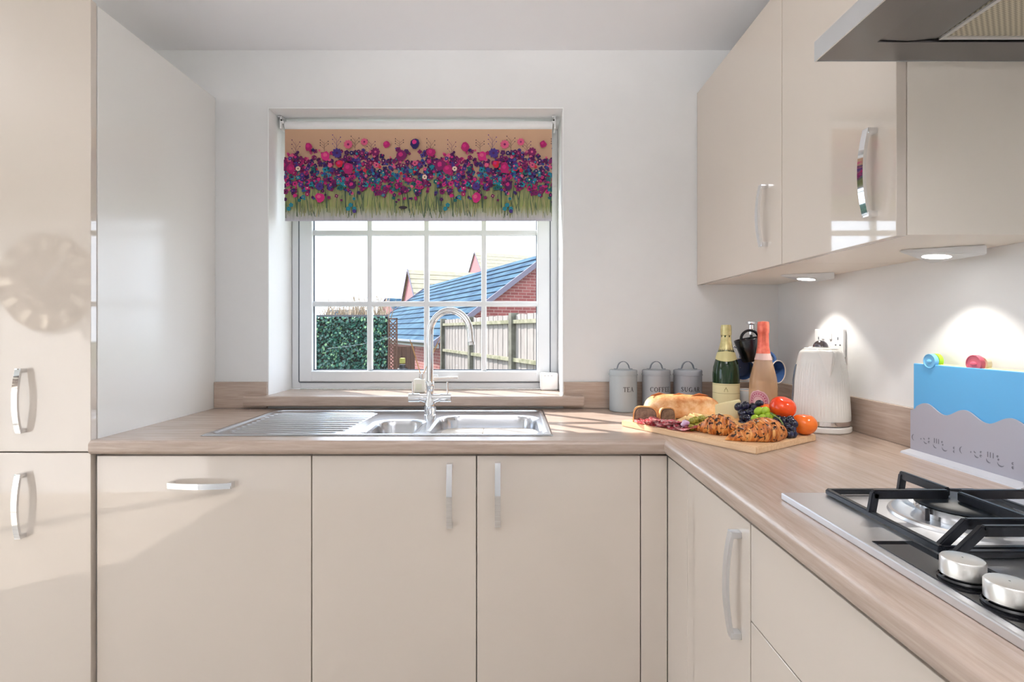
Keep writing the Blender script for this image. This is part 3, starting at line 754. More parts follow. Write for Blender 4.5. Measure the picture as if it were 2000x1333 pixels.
tr_ = nd(pinkg, 'ShaderNodeBsdfTransparent'); tr_.inputs[0].default_value = (.99, .88, .76, 1); mx_ = nd(pinkg, 'ShaderNodeMixShader'); mx_.inputs[0].default_value = .42
L(pinkg, tr_.outputs[0], mx_.inputs[1]); L(pinkg, P(pinkg).outputs[0], mx_.inputs[2]); L(pinkg, mx_.outputs[0], pinkg.node_tree.nodes['Material Output'].inputs[0])
pbp = [(.001, .001), (.039, .001), (.0435, .007), (.0436, .02), (.0436, .118), (.041, .145), (.034, .175), (.026, .205), (.0205, .228), (.0172, .25), (.0158, .31)]
T = bottle(.834, 1.700, 'clear rose sparkling wine bottle with coral foil neck', pinkg, foil_p, pbp,
           [(.0222, .224), (.0180, .25), (.0166, .292), (.0180, .294), (.0184, .304), (.0180, .322), (.0165, .331), (.001, .333)], None, None)
fa = math.atan2(-1.7, -.834)
bm = bmesh.new(); lathe(bm, [(.0268, .205), (.0215, .2275)], seg=30, a0=fa-1.6, a1=fa+1.6); obj('neck_label', bm, mat('pale_pink_label', S(228, 196, 190), .5), T)
bm = bmesh.new(); a_c = fa-.35; r_ = .0440; cz = .068
rows = []
for q, zz in enumerate([i/14 for i in range(15)]):
    z = cz-.040+.080*zz; hw = .034*math.sqrt(max(0, 1-((z-cz)/.040)**2))+.0003
    rows.append([bm.verts.new((r_*math.cos(a_c+u*hw/r_), r_*math.sin(a_c+u*hw/r_), z)) for u in [-1+.2*k for k in range(11)]])
for a, b in zip(rows, rows[1:]):
    for k in range(10): bm.faces.new((a[k], a[k+1], b[k+1], b[k])).smooth = True
lb = obj('label', bm, mat('pink_oval_label', S(226, 186, 192), .55), T)
bm = bmesh.new(); r_ = .0444
for rr, w_, dash in ((.86, .0011, 1), (.70, .0028, 0), (.52, .0009, 1)):
    for k in range(60):
        if not dash and k % 3 == 0: continue
        t0, t1 = 2*PI*k/60, 2*PI*(k+.9)/60
        q = []
        for t, o_ in ((t0, -w_), (t1, -w_), (t1, w_), (t0, w_)):
            u = (.033*rr+o_)*math.cos(t); z = cz+(.039*rr+o_)*math.sin(t); q.append(bm.verts.new((r_*math.cos(a_c+u/r_), r_*math.sin(a_c+u/r_), z)))
        bm.faces.new(q)
obj('print', bm, mat('magenta_ink', S(190, 80, 120), .6), lb)

# ------------------------------------------------------------------ mug tree with mugs
mtx, mty = .876, 1.875
mt_ = thing('mug_tree', 'black mug stand with a chrome top knob behind the bottles', 'mug tree', (mtx, mty, ZT))
bm = bmesh.new(); lathe(bm, [(.001, 0), (.062, 0), (.062, .006), (.05, .010), (.008, .013), (.005, .02)], seg=40); obj('base', bm, M['black'], mt_)
bm = bmesh.new(); tube(bm, [(0, 0, .012), (0, 0, .285)], .0048, 14); obj('pole', bm, M['black'], mt_)
bm = bmesh.new(); lathe(bm, [(.006, .285), (.010, .288), (.010, .322), (.012, .324), (.018, .327), (.018, .334), (.001, .335)], seg=24); obj('finial', bm, M['chrome'], mt_)
def arm(a, z, l=.062):
    bm = bmesh.new(); tube(bm, [(0, 0, z), (l*.6*math.cos(a), l*.6*math.sin(a), z+.006), (l*math.cos(a), l*math.sin(a), z+.018)], .003, 8)
    sphere(bm, (l*math.cos(a), l*math.sin(a), z+.019), .0048, u=10, v=8); obj('arm', bm, M['chrome'], mt_)
for a, z in ((R(-110), .285), (R(70), .285), (R(180), .225), (R(0), .225), (R(-80), .225)): arm(a, z)
def mug(label, col, rim, mat4, r=.042, h=.085, taper=.86, inside=None, loop=False):
    o = thing('mug', label, 'mug', (0, 0, 0), 0, 'mugs on and around the mug stand')
    bm = bmesh.new()
    lathe(bm, [(.001, 0), (r*taper*.92, 0), (r*taper, .004), (r, h-.002), (r-.001, h), (r-.0035, h-.001), (r*taper-.004, .006), (.001, .005)], seg=40)
    b_ = obj('cup', bm, [col], o)
    bm = bmesh.new(); tube(bm, [(r-.0005, 0, h-.0008), ] and [((r-.0018)*math.cos(t), (r-.0018)*math.sin(t), h) for t in [2*PI*k/40 for k in range(41)]], .0019, 8, caps=False); obj('rim', bm, rim, o)
    bm = bmesh.new(); pts = [(r-.004, 0, h*.84)]+[(r-.002+.028*math.sin(t), 0, h*.50+.031*math.cos(t)) for t in [R(15)+i*R(150)/10 for i in range(11)]]+[(r*.93-.004, 0, h*.17)]
    if loop: pts = [(-.022, -.02, h*.9)]+[(.006-.031*math.cos(t), -.01, h+.030*math.sin(t)) for t in [i*PI/14 for i in range(15)]]+[(.034, -.008, h*.9)]
    tube(bm, pts, .0045, 10, flat=1.3); obj('handle', bm, rim if inside else col, o)
    o.matrix_world = mat4; return o
navy = mat('black_navy_glaze', S(12, 13, 22), .25); blue = mat('denim_blue_glaze', S(72, 104, 158), .25); pale = mat('cream_rim_glaze', S(214, 200, 190), .35); grey = mat('pale_grey_glaze', S(196, 204, 212), .25)
def MW(loc, eul): return Matrix.Translation(loc) @ Euler(eul, 'XYZ').to_matrix().to_4x4()
# hung by the handle: handle (+X of mug) turned up
def hang(hx, hy, hz, rz, tilt, r=.042):
    # local +X -> up, opening direction local +Z -> outward horizontally by rz with tilt
    m = Matrix.Rotation(rz, 4, 'Z') @ Matrix.Rotation(tilt, 4, 'Y') @ Matrix.Rotation(-PI/2, 4, 'Y')
    # after rotation about Y by -90: X->Z up , Z-> -X
    top = m @ Vector((r+.020, 0, .042))
    return Matrix.Translation(Vector((hx, hy, hz))-top) @ m
bmug = mug('black mug with a tall loop handle hanging at the top of the stand', navy, navy, Matrix.Translation((.842, 1.80, 1.105)) @ Euler((R(0), R(-12), R(0)), 'XYZ').to_matrix().to_4x4(), r=.043, h=.078, taper=.72, loop=True)
mug('blue mug hanging sideways on the stand beside the green bottle', blue, pale, hang(.845, 1.885, 1.135, R(72), R(0)), inside=None)
mug('blue mug hanging sideways on the stand beside the kettle', blue, pale, hang(.932, 1.870, 1.126, R(118), R(0)), inside=None)
mug('pale grey mug with a light handle standing between the two bottles', grey, pale, MW((.815, 1.795, ZT+.0005), (0, 0, R(-235))), r=.035, h=.094)

# ------------------------------------------------------------------ kettle
kx, ky = .940, 1.560
ket = thing('electric_kettle', 'white ribbed electric kettle with chrome band by the wall socket', 'kettle', (kx, ky, ZT))
kfa = math.atan2(-ky, -kx); spa = kfa+R(20)
bm = bmesh.new(); lathe(bm, [(.001, .0005), (.078, .0005), (.081, .004), (.081, .015), (.076, .019), (.001, .019)], seg=64); obj('power_base', bm, M['kettle'], ket)
bm = bmesh.new(); lathe(bm, [(.076, .0205), (.0795, .0225), (.0795, .035), (.078, .0355)], seg=64); obj('chrome_band', bm, M['chrome'], ket)
bm = bmesh.new(); NS = 336
def krad(z):
    t = (z-.036)/.205
    return .0785-.0045*sm(t/.55)-.019*max(0, (t-.45)/.55)**1.9
prof = [(krad(z), z) for z in [.0355+.2*i/44 for i in range(45)]]
prof += [(krad(.2355)-.003, .2400), (krad(.2355)-.008, .2430), (.046, .2455), (.046, .2425), (.001, .2425)]
def krf(r, z, a):
    if r < .047: return r
    d_ = (a-spa+PI) % (2*PI)-PI
    q = 1.
    if .044 < z < .212:
        ribs = sm((z-.044)/.008)*sm((.212-z)/.02)
        wv = .5+.5*math.cos(a*56)
        keep = sm((abs(d_)-R(24))/R(6)) if z > .15 else 1
        r -= .0013*ribs*wv*keep*(0 if -2.9 < ((a-kfa+PI) % (2*PI)-PI) < -1.25 and False else 1)
    top = .2375
    if z > .165:
        k = min(1, (z-.165)/(top-.165)); w_ = R(24)*k+.001
        r += .034*k*max(0, 1-abs(d_)/w_)
    return r
lathe(bm, prof, seg=NS, rf=krf); obj('jug', bm, M['kettle'], ket, smooth=179)
bm = bmesh.new(); lathe(bm, [(.0455, .2435), (.0455, .247), (.043, .249), (.024, .250), (.024, .252), (.001, .2525)], seg=48); ld = obj('lid', bm, M['kettle'], ket)
bm = bmesh.new(); lathe(bm, [(.021, .2525), (.0195, .259), (.016, .265), (.010, .270), (.001, .272)], seg=32); obj('lid_knob', bm, mat('dark_chrome', (.22, .21, .24, 1), .12, .9), ld)
bm = bmesh.new(); ha = spa+PI; ca, sa = math.cos(ha), math.sin(ha)
pts = [(.050, .232), (.075, .243), (.105, .235), (.122, .200), (.120, .150), (.108, .105), (.085, .085), (.074, .085)]
tube(bm, [(r*ca, r*sa, z) for r, z in pts], .011, 14, flat=.8); obj('handle', bm, M['kettle'], ket)
bm = bmesh.new(); ga = kfa-R(80)
lathe(bm, [(krad(.075)+.0012, .062), (krad(.10)+.0016, .08), (krad(.15)+.0016, .15), (krad(.19)+.0012, .19), (krad(.20)+.0005, .198)], seg=8, a0=ga-R(9), a1=ga+R(9)); obj('water_gauge', bm, mat('smoky_blue_gauge', S(120, 140, 160), .1), ket)
bm = bmesh.new(); tube(bm, [(.075, .02, .006), (.079, .03, .006), (.083, .045, .004), (.083, .09, .004)], .0035, 8); obj('power_cord', bm, M['black'], ket)

# wall socket
so = thing('wall_socket', 'white double wall socket above the kettle', 'socket', (XR, 1.668, 1.172))
bm = bmesh.new(); box(bm, -.010, -.0003, -.076, .076, -.045, .045, bev=.003); obj('plate', bm, M['white'], so)
for yy in (-.015, .025):
    bm = bmesh.new(); box(bm, -.0135, -.0103, yy-.006, yy+.006, .012, .032, bev=.001); obj('switch', bm, M['white'], so)
for yy in (-.05, .052):
    for h_ in ((yy-.002, yy+.002, .010, .019), (yy-.014, yy-.008, -.008, -.004), (yy+.008, yy+.014, -.008, -.004)):
        obj('pin_hole', nb(-.0106, -.0102, *h_), M['gasket'], so)

# ------------------------------------------------------------------ chopping board rack
rk = thing('chopping_board_rack', 'grey plastic rack with a wavy front holding coloured chopping boards', 'rack', (0, 0, ZT))
m_rack = mat('grey_rack_plastic', S(176, 176, 188), .35)
bm = bmesh.new(); Y0, Y1 = .972, 1.268
poly = [(.961, 0), (1.0262, 0), (1.0262, .0125), (.984, .0095), (.963, .004)]
A = [bm.verts.new((x, Y0-.004, z)) for x, z in poly]; B = [bm.verts.new((x, Y1, z)) for x, z in poly]
bm.faces.new(A); bm.faces.new(B)
for i in range(5): bm.faces.new((A[i], A[(i+1) % 5], B[(i+1) % 5], B[i]))
obj('tray', bm, mat('light_grey_tray', S(196, 198, 206), .35), rk)
bm = bmesh.new(); n = 60; prev = None
def wave(y): return .1187+.0098*math.cos((y-1.219)/.1045*2*PI)-(.004 if y > 1.25 else 0)
for i in range(n+1):
    y = Y0+(1.266-Y0)*i/n; z = wave(y)
    q = [bm.verts.new((.985, y, .009)), bm.verts.new((.985, y, z)), bm.verts.new((.988, y, z)), bm.verts.new((.988, y, .009))]
    if prev:
        for k in range(4): bm.faces.new((prev[k], prev[(k+1) % 4], q[(k+1) % 4], q[k]))
    else: bm.faces.new(q)
    prev = q
bm.faces.new(prev)
fp = obj('front_panel', bm, m_rack, rk)
obj('end_panel', nb(.970, 1.0262, Y0-.004, Y0, .009, .062, bev=.001), m_rack, rk)
m_mark = mat('rack_mark', S(120, 120, 130), .5)
def sig(yc, k):
    zc = .040
    def arc(cy, cz, r, a0, a1, w=.0012):
        N = 8
        for i in range(N):
            t0 = a0+(a1-a0)*i/N; t1 = a0+(a1-a0)*(i+1)/N; ww = w*math.sin(PI*(i+.5)/N)+.0003
            bm.faces.new([bm.verts.new((.98475, cy-(r+o)*math.cos(t), cz+(r+o)*math.sin(t))) for t, o in ((t0, -ww), (t1, -ww), (t1, ww), (t0, ww))])
    if k == 0: arc(yc, zc, .008, R(110), R(250))
    if k == 1: arc(yc-.003, zc, .006, R(150), R(190)); arc(yc-.012, zc, .007, R(200), R(300)); arc(yc-.009, zc+.007, .005, R(200), R(270))
    if k == 2: arc(yc, zc-.002, .002, 0, R(300)); arc(yc, zc+.006, .0015, 0, R(300))
    if k == 3:
        for q in range(3): box(bm, .9847, .9849, yc-.006*q-.001, yc-.006*q+.001, zc, zc+.011)
        arc(yc-.004, zc-.004, .007, R(180), R(290))
    if k == 4: arc(yc-.004, zc-.004, .008, R(190), R(320)); arc(yc+.003, zc+.006, .0015, 0, R(300)); arc(yc+.001, zc, .0012, 0, R(300))
    if k == 5: arc(yc, zc, .002, R(60), R(300)); arc(yc, zc-.008, .002, R(60), R(300))
for base_y in (1.252, 1.118):
    for k, off in enumerate((0, .022, .043, .058, .083, .112)):
        bm = bmesh.new(); sig(base_y-off, k); obj('mark', bm, m_mark, fp)
def cboard(label, x, zt, col, tab_y, tab_r, tabcol, y0=.985, y1=1.262):
    t = thing('chopping_board', label, 'chopping board', (x, y0, ZT+.0125), 0, 'coloured chopping boards in the rack')
    m = mat('board_plastic', col, .35)
    obj('board', nb(0, .006, 0, y1-y0, 0, zt-.0125, bev=.002), m, t)
    bm = bmesh.new(); lathe(bm, [(.001, 0), (tab_r-.003, 0), (tab_r-.002, -.0015), (tab_r-.0005, -.0015), (tab_r, .001), (tab_r, .008), (tab_r-.001, .009), (.001, .009)], seg=36, M4=Matrix.Rotation(PI/2, 4, 'Y'), c=(-.001, tab_y-y0, zt+tab_r*.45-.0125))
    tb = obj('index_tab', bm, mat('tab_plastic', tabcol, .15), t)
    bm = bmesh.new(); sphere(bm, (-.0018, tab_y-y0, zt+tab_r*.45-.0125), tab_r*.42, sc_=(.15, 1, .55), u=14, v=8); obj('icon', bm, mat('tab_icon', tuple(min(1, c*1.25) for c in tabcol[:3])+(1,), .3), tb)
    return t
cboard('sky blue chopping board, foremost in the grey rack', .9892, .2215, S(96, 178, 232), 1.212, .0175, S(120, 190, 235))
cboard('chopping board behind the blue one with a red tab', .9985, .2218, S(225, 226, 222), 1.106, .019, S(212, 96, 116))
cboard('chopping board with a lime green tab near the kettle side of the rack', 1.0078, .2222, S(236, 226, 120), 1.22, .0170, S(160, 216, 50))
cboard('chopping board closest to the wall with a pale yellow tab', 1.0171, .2225, S(240, 232, 180), 1.108, .0165, S(232, 218, 190))

# ------------------------------------------------------------------ food board
ZF = ZT+.018
NC = Vector((.594, 1.243)); DL = Vector((-.552, .834)).normalized(); DS = Vector((.834, .552)).normalized()
fbm = bmesh.new(); poly = [NC, NC+DS*.285, NC+DS*.285+DL*.45, NC+DL*.45]
prism(fbm, [tuple(p) for p in poly], ZT+.0002, ZF)
bmesh.ops.bevel(fbm, geom=list(fbm.edges), offset=.002, segments=2, affect='EDGES')
tag(obj('serving_board', fbm, M['beech']), 'pale wooden serving board laid with bread, croissants and fruit', 'board')
def inside(x, y):
    v_ = Vector((x, y))-NC; return v_.dot(DL), v_.dot(DS)
# croissants
cm = mat('croissant_crust', S(206, 130, 58), .38)
v = tex(cm); n1 = noise(cm, v, 55, 4, .6); n2 = noise(cm, v, 95, 3, .6, .5); n0 = noise(cm, tex(cm, scale=(60, 12, 12)), 3, 3)
c1 = ramp(cm, n0, [(.3, S(140, 66, 22)), (.5, S(206, 118, 48)), (.72, S(240, 186, 112))])
L(cm, mixc(cm, ramp(cm, n2, [(.56, (0, 0, 0, 1)), (.60, (1, 1, 1, 1))]), c1, S(52, 26, 20)), P(cm).inputs['Base Color'])
bump(cm, n1, .4, .004)
def croissant(a, b, ht, label, bend=.012, seed=1):
    a, b = Vector(a), Vector(b); mid = (a+b)/2; ln = (b-a).length; ang = math.atan2((b-a).y, (b-a).x)
    t = thing('croissant', label, 'croissant', (mid.x, mid.y, ZF), ang, 'croissants at the front of the serving board')
    bm = bmesh.new(); rg3 = random.Random(seed); NU, NV = 90, 40; rows = []
    cuts = [-.66, -.34, -.04, .30, .62]
    for i in range(NU+1):
        s = -1+2*i/NU
        env = (max(0, 1-abs(s)**1.6))**.78
        row = []
        for j in range(NV):
            th = 2*PI*j/NV; ss = s+.06*math.sin(th+1)*(1 if s > 0 else -1)
            st = 0
            for c_ in cuts:      # each layer steps up towards the middle
                dlt = (abs(ss)-abs(c_)) if ss*c_ > 0 else 9
                if abs(dlt) < .10: st -= .13*math.exp(-(dlt/.03)**2)
            k = env*(1+.10*math.cos(abs(ss)*3.2)+st)
            ry = ht*.62*k; rz_ = ht*.52*k
            y = ry*math.cos(th)+bend*(s*s)*2.2-.006; z = rz_*math.sin(th)
            z = max(z, -ht*.36*min(1, k+.05)) if z < 0 else z
            row.append(bm.verts.new((s*ln/2, y, z+ht*.36*min(1, k+.05)+.0004)))
        rows.append(row)
    for p, q in zip(rows, rows[1:]):
        for j in range(NV): bm.faces.new((p[j], p[(j+1) % NV], q[(j+1) % NV], q[j])).smooth = True
    bm.faces.new(rows[0]); bm.faces.new(rows[-1])
    obj('pastry', bm, cm, t)
    # dark chocolate flakes baked on top
    bm = bmesh.new()
    for i in range(46):
        s = rg3.choice([-.62, -.3, 0., .33, .6])+rg3.gauss(0, .07); th = rg3.uniform(R(50), R(175)) ; th = -th if rg3.random() < 0 else PI+th*0+rg3.uniform(-PI, -.25)
        env = (max(0, 1-abs(s)**1.6))**.78*(1+.10*math.cos(abs(s)*3.2))
        y = ht*.63*env*math.cos(th)+bend*s*s*2.2-.006; z = ht*.53*env*math.sin(th)
        if z < ht*.05 : continue
        z += ht*.36*min(1, env+.05)
        mt4 = Matrix.Translation((s*ln/2, y, z)) @ Euler((th-PI/2, rg3.uniform(-.3, .3), rg3.uniform(0, 3))).to_matrix().to_4x4()
        sx = rg3.uniform(.0015, .0042); box(bm, -sx, sx, -sx*.6, sx*.6, -.0008, .0008, M4=mt4)
    obj('chocolate_flakes', bm, mat('dark_chocolate', S(44, 24, 26), .35), t)['kind'] = 'stuff'
    return t
croissant((.556, 1.304), (.752, 1.368), .062, 'croissant with dark chocolate flakes at the near corner of the board', seed=2)
croissant((.512, 1.452), (.634, 1.376), .056, 'croissant with dark chocolate flakes beside the olives', bend=.006, seed=4)
# tomatoes
def tomato(c, r, col, label, sq=.88):
    t = thing('tomato', label, 'tomato', (c[0], c[1], c[2]), 0, 'tomatoes at the back corner of the board')
    bm = bmesh.new(); prof = []
    for i in range(21):
        a = -PI/2+PI*i/20; rr = r*math.cos(a); z = r*sq*math.sin(a)
        if a > R(50): z -= r*.16*sm((a-R(50))/R(40))
        prof.append((max(rr, .0003), z))
    lathe(bm, prof, seg=44, rf=lambda q, z, a: q*(1+.012*math.cos(5*a)))
    obj('flesh', bm, col, t)
    return t
red = speck('red_tomato_skin', S(232, 62, 22), S(240, 84, 30), 8, .16, ior=1.5); ora = speck('orange_tomato_skin', S(242, 104, 26), S(246, 122, 40), 8, .18, ior=1.5)
t1 = tomato((.797, 1.397, ZF+.0285), .0325, ora, 'orange tomato at the end of the board in front of the kettle')
t2 = tomato((.758, 1.433, .9965), .0345, red, 'shiny red tomato resting on top of the others'); t2.rotation_euler = (R(20), R(10), 0)
t3 = tomato((.747, 1.500, ZF+.036), .040, ora, 'orange tomato behind the red one, in front of the rose bottle', .9)
# grapes
def bunch(label, cat_group, spots, r, m, stem_pts):
    t = thing('grape_bunch', label, 'grapes', (spots[0][0], spots[0][1], ZF), 0, cat_group)
    o0 = Vector((spots[0][0], spots[0][1], ZF)); rg4 = random.Random(11)
    for (x, y, z) in spots:
        bm = bmesh.new(); sphere(bm, (0, 0, 0), r*rg4.uniform(.93, 1.07), sc_=(1, 1, 1.15), u=18, v=12, M4=Euler((rg4.uniform(-1, 1), rg4.uniform(-1, 1), 0)).to_matrix().to_4x4())
        g = obj('grape', bm, m, t); g.location = Vector((x, y, z))-o0
    bm = bmesh.new(); tube(bm, [Vector(p)-o0 for p in stem_pts], .0016, 8); obj('stem', bm, mat('grape_stem', S(120, 140, 70), .6), t)
gb = mat('black_grape_skin', S(26, 24, 46), .18); v = tex(gb); n_ = noise(gb, v, 60, 3); L(gb, ramp(gb, n_, [(.45, S(18, 18, 34)), (.7, S(52, 54, 88))]), P(gb).inputs['Base Color'])
gg = mat('green_grape_skin', S(176, 208, 60), .18, trans=.25, ior=1.4)
def at(px, py, Y): return pw(px, py, Y)
bunch('bunch of black grapes beside the cheese', 'grapes on the serving board',
      [at(1443, 795, 1.50), at(1456, 793, 1.49), at(1470, 796, 1.49), at(1450, 808, 1.48), at(1464, 806, 1.47), at(1483, 789, 1.50), at(1474, 810, 1.46), at(1488, 803, 1.48), at(1460, 818, 1.45), at(1472, 821, 1.43), at(1452, 818, 1.47), at(1484, 818, 1.46), at(1465, 829, 1.43), at(1450, 829, 1.455)],
      .0118, gb, [at(1450, 808, 1.50), at(1470, 803, 1.485), at(1486, 806, 1.48)])
bunch('bunch of green grapes in the middle of the fruit', 'grapes on the serving board',
      [at(1482, 804, 1.44), at(1495, 804, 1.43), at(1500, 815, 1.42), at(1476, 820, 1.42), at(1489, 818, 1.41), at(1508, 824, 1.41), at(1482, 812, 1.45), at(1500, 829, 1.40), at(1486, 830, 1.40), at(1515, 815, 1.43)],
      .0120, gg, [at(1495, 803, 1.44), at(1510, 808, 1.43), at(1525, 815, 1.42)])
bunch('bunch of black grapes between the croissant and the orange tomato', 'grapes on the serving board',
      [at(1519, 820, 1.395), at(1531, 823, 1.385), at(1543, 821, 1.375), at(1549, 828, 1.365), at(1524, 833, 1.38), at(1537, 834, 1.365), at(1546, 839, 1.36), at(1533, 843, 1.36), at(1541, 848, 1.35), at(1521, 843, 1.38), at(1548, 848, 1.355)],
      .0115, gb, [at(1505, 808, 1.41), at(1522, 818, 1.375), at(1529, 828, 1.36), at(1528, 838, 1.355)])
# cheese wedge
ch = mat('pale_cheese', S(246, 232, 186), .5)
bm = bmesh.new(); c0 = Vector((.652, 1.545)); 
prism(bm, [(.612, 1.548), (.684, 1.530), (.694, 1.562)], ZF+.0003, ZF+.075)
for q in bm.verts:
    if q.co.z > ZF+.05 and q.co.x < .62: q.co.z -= .014
bmesh.ops.bevel(bm, geom=list(bm.edges), offset=.002, segments=2, affect='EDGES')
tag(obj('cheese_wedge', bm, ch), 'pale yellow cheese wedge standing between bread and black grapes', 'cheese')
# baguette
bt = thing('bread_loaf', 'rustic golden bread loaf lying at the back of the board', 'bread', (.545, 1.645, ZF), R(-8))
bmr = mat('bread_crust', S(214, 160, 96), .7); v = tex(bmr); n1 = noise(bmr, v, 22, 6, .65); sp2 = nd(bmr, 'ShaderNodeSeparateXYZ'); L(bmr, v, sp2.inputs[0])
mr2 = nd(bmr, 'ShaderNodeMapRange'); mr2.inputs[1].default_value = .05; mr2.inputs[2].default_value = .085; L(bmr, sp2.outputs[2], mr2.inputs[0])
L(bmr, mixc(bmr, mr2.outputs[0], ramp(bmr, n1, [(.35, S(206, 138, 76)), (.52, S(232, 190, 142)), (.7, S(242, 222, 196))]), ramp(bmr, n1, [(.35, S(176, 92, 36)), (.6, S(222, 150, 80))])), P(bmr).inputs['Base Color']); bump(bmr, n1, .5, .006)
bm = bmesh.new(); rows = []; NU, NV = 60, 32
for i in range(NU+1):
    s = -1+2*i/NU; env = max(.02, 1-abs(s)**5)**.5*(1-.12*(s > 0)*s)
    rows.append([bm.verts.new((s*.118, .037*env*math.cos(2*PI*j/NV), .001+max(.0, .034+(.044 if math.sin(2*PI*j/NV) > 0 else .034)*env*math.sin(2*PI*j/NV)))) for j in range(NV)])
for p, q in zip(rows, rows[1:]):
    for j in range(NV): bm.faces.new((p[j], p[(j+1) % NV], q[(j+1) % NV], q[j])).smooth = True
bm.faces.new(rows[0]); bm.faces.new(rows[-1]); obj('crust', bm, bmr, bt)
bm = bmesh.new()
for k in range(3):
    x = -.07+.062*k
    tube(bm, [(x-.028, -.012, .0745), (x, 0, .0790), (x+.03, .014, .0745)], .004, 10, rs=[.001, .0048, .001])
obj('scored_ridge', bm, mat('dark_crust', S(186, 100, 42), .6), bt)
# pork pie halves
mpast = speck('pie_pastry', S(214, 150, 92), S(232, 180, 122), 40, .55, bmp=.2); mmeat = speck('pie_meat', S(118, 92, 76), S(150, 122, 100), 70, .6, bmp=.3)
def pie(x, y, w, h, rz, label):
    t = thing('pork_pie_half', label, 'pork pie', (x, y, ZF), rz, 'cut pork pie pieces')
    def outline(w, h, n=18):
        pts = [(-w/2, .0005)]
        for i in range(n+1):
            a = PI-PI*i/n; e = .55
            pts.append((w/2*math.copysign(abs(math.cos(a))**e, math.cos(a)), max(.0005, h*(abs(math.sin(a))**e)*(1-.06*math.cos(a)))))
        pts.append((w/2, .0005)); return pts
    bm = bmesh.new(); o1 = outline(w, h); dep = w*.42
    N = 8; rows = []
    for i in range(N+1):
        f = math.cos(i/N*PI/2*.96); rows.append([bm.verts.new((p[0]*f, dep*math.sin(i/N*PI/2), p[1]*(.8+.2*f))) for p in o1])
    for p, q in zip(rows, rows[1:]):
        for j in range(len(o1)-1): bm.faces.new((p[j], p[j+1], q[j+1], q[j])).smooth = True
    bm.faces.new(rows[0]); bm.faces.new(rows[-1]); obj('pastry', bm, mpast, t)
    bm = bmesh.new(); prism(bm, [(p[0]*.84+.001, p[1]*.82+.003) for p in o1], -.0012, .004, M4=Matrix.Rotation(PI/2, 4, 'X') @ Matrix.Scale(-1, 4, (0, 0, 1)))
    obj('meat_filling', bm, mmeat, t)
    bm = bmesh.new(); prism(bm, [(p[0]*.89+.0005, p[1]*.865+.0025) for p in o1], -.0006, .002, M4=Matrix.Rotation(PI/2, 4, 'X') @ Matrix.Scale(-1, 4, (0, 0, 1)))
    obj('jelly', bm, mat('dark_jelly', S(60, 36, 26), .3), t)
pie(.412, 1.583, .076, .050, R(-8), 'larger cut pork pie half at the canister end of the board')
pie(.478, 1.572, .058, .048, R(18), 'smaller cut pork pie piece in front of the bread')
# salami slices
sal = mat('salami', S(200, 62, 76), .4); v = tex(sal); n1 = noise(sal, v, 120, 3, .7)
L(sal, ramp(sal, n1, [(.40, S(234, 88, 104)), (.50, S(242, 140, 148)), (.55, S(250, 220, 216))]), P(sal).inputs['Base Color'])
proto = None
rg5 = random.Random(21)
sal_me = []
for k in range(3):
    bm = bmesh.new(); rr = .0245; rows = []
    for i in range(9):
        q = rr*i/8+.0002
        rows.append([bm.verts.new((q*math.cos(a), q*math.sin(a), .0010+(i/8)**2*(.0016*math.sin(a*(2+k)+k)+.0016))) for a in [2*PI*j/36 for j in range(36)]])
    for p, q in zip(rows, rows[1:]):
        for j in range(36): bm.faces.new((p[j], p[(j+1) % 36], q[(j+1) % 36], q[j])).smooth = True
    bmesh.ops.solidify(bm, geom=list(bm.faces), thickness=.0012)
    me = bpy.data.meshes.new('salami_slice'); bmesh.ops.recalc_face_normals(bm, faces=bm.faces); bm.to_mesh(me); bm.free(); me.materials.append(sal); sal_me.append(me)
spots = []
for i in range(9):
    f = i/8; bx_, by_ = .392+.098*f, 1.566-.128*f
    spots.append((bx_+.006, by_+.004, .0004+.0012*(i % 3)))
    if i < 8: spots.append((bx_+.026+rg5.uniform(-.004, .004), by_+.014, .0030+.0012*(i % 3)))
    if i % 2 == 0 and i > 1: spots.append((bx_+.020, by_+.012, .0062))
for i, (x, y, z) in enumerate(spots):
    o = bpy.data.objects.new('salami_slice', sal_me[i % 3]); C.objects.link(o); o.location = (x, y, ZF+z+.0045)
    o.rotation_euler = (rg5.uniform(.14, .30), rg5.uniform(-.10, .10), rg5.uniform(0, 6))
    tag(o, 'thin marbled red salami slice in the overlapping pile at the board edge', 'salami', 'salami slices on the serving board')
bm = bmesh.new(); sphere(bm, (0, 0, 0), .012, sc_=(1, .5, .9))
for q in bm.verts: q.co.x += .002*math.sin(q.co.z*400)
o = obj('garlic_clove', bm, speck('garlic_skin', S(226, 206, 226), S(196, 150, 190), 60, .4)); o.location = (.493, 1.458, ZF+.0185); tag(o, 'small purple and white onion piece at the end of the salami', 'onion')
o.name = 'onion_piece'
# olives
om = speck('green_olive_skin', S(142, 140, 50), S(178, 166, 70), 30, .22, ior=1.5); pit = mat('olive_pimento', S(70, 60, 26), .4)
spots = [(.508, 1.448, .0095), (.527, 1.463, .0095), (.517, 1.470, .0240), (.540, 1.478, .0100), (.531, 1.482, .0255), (.555, 1.497, .0100), (.548, 1.490, .0260), (.569, 1.487, .0100), (.560, 1.506, .0250), (.577, 1.500, .0235), (.530, 1.500, .0100), (.587, 1.478, .0100)]
for i, (x, y, z) in enumerate(spots):
    t = thing('olive', 'glossy green olive in the small heap behind the croissants', 'olive', (x, y, ZF+z), rg5.uniform(0, 6), 'green olives on the serving board')
    bm = bmesh.new(); sphere(bm, (0, 0, 0), .0093, sc_=(1.15, 1, 1), u=18, v=12); obj('flesh', bm, om, t)
    bm = bmesh.new(); sphere(bm, (.0100, 0, 0), .0030, sc_=(.35, 1, 1), u=10, v=8); obj('pit_hole', bm, pit, t)
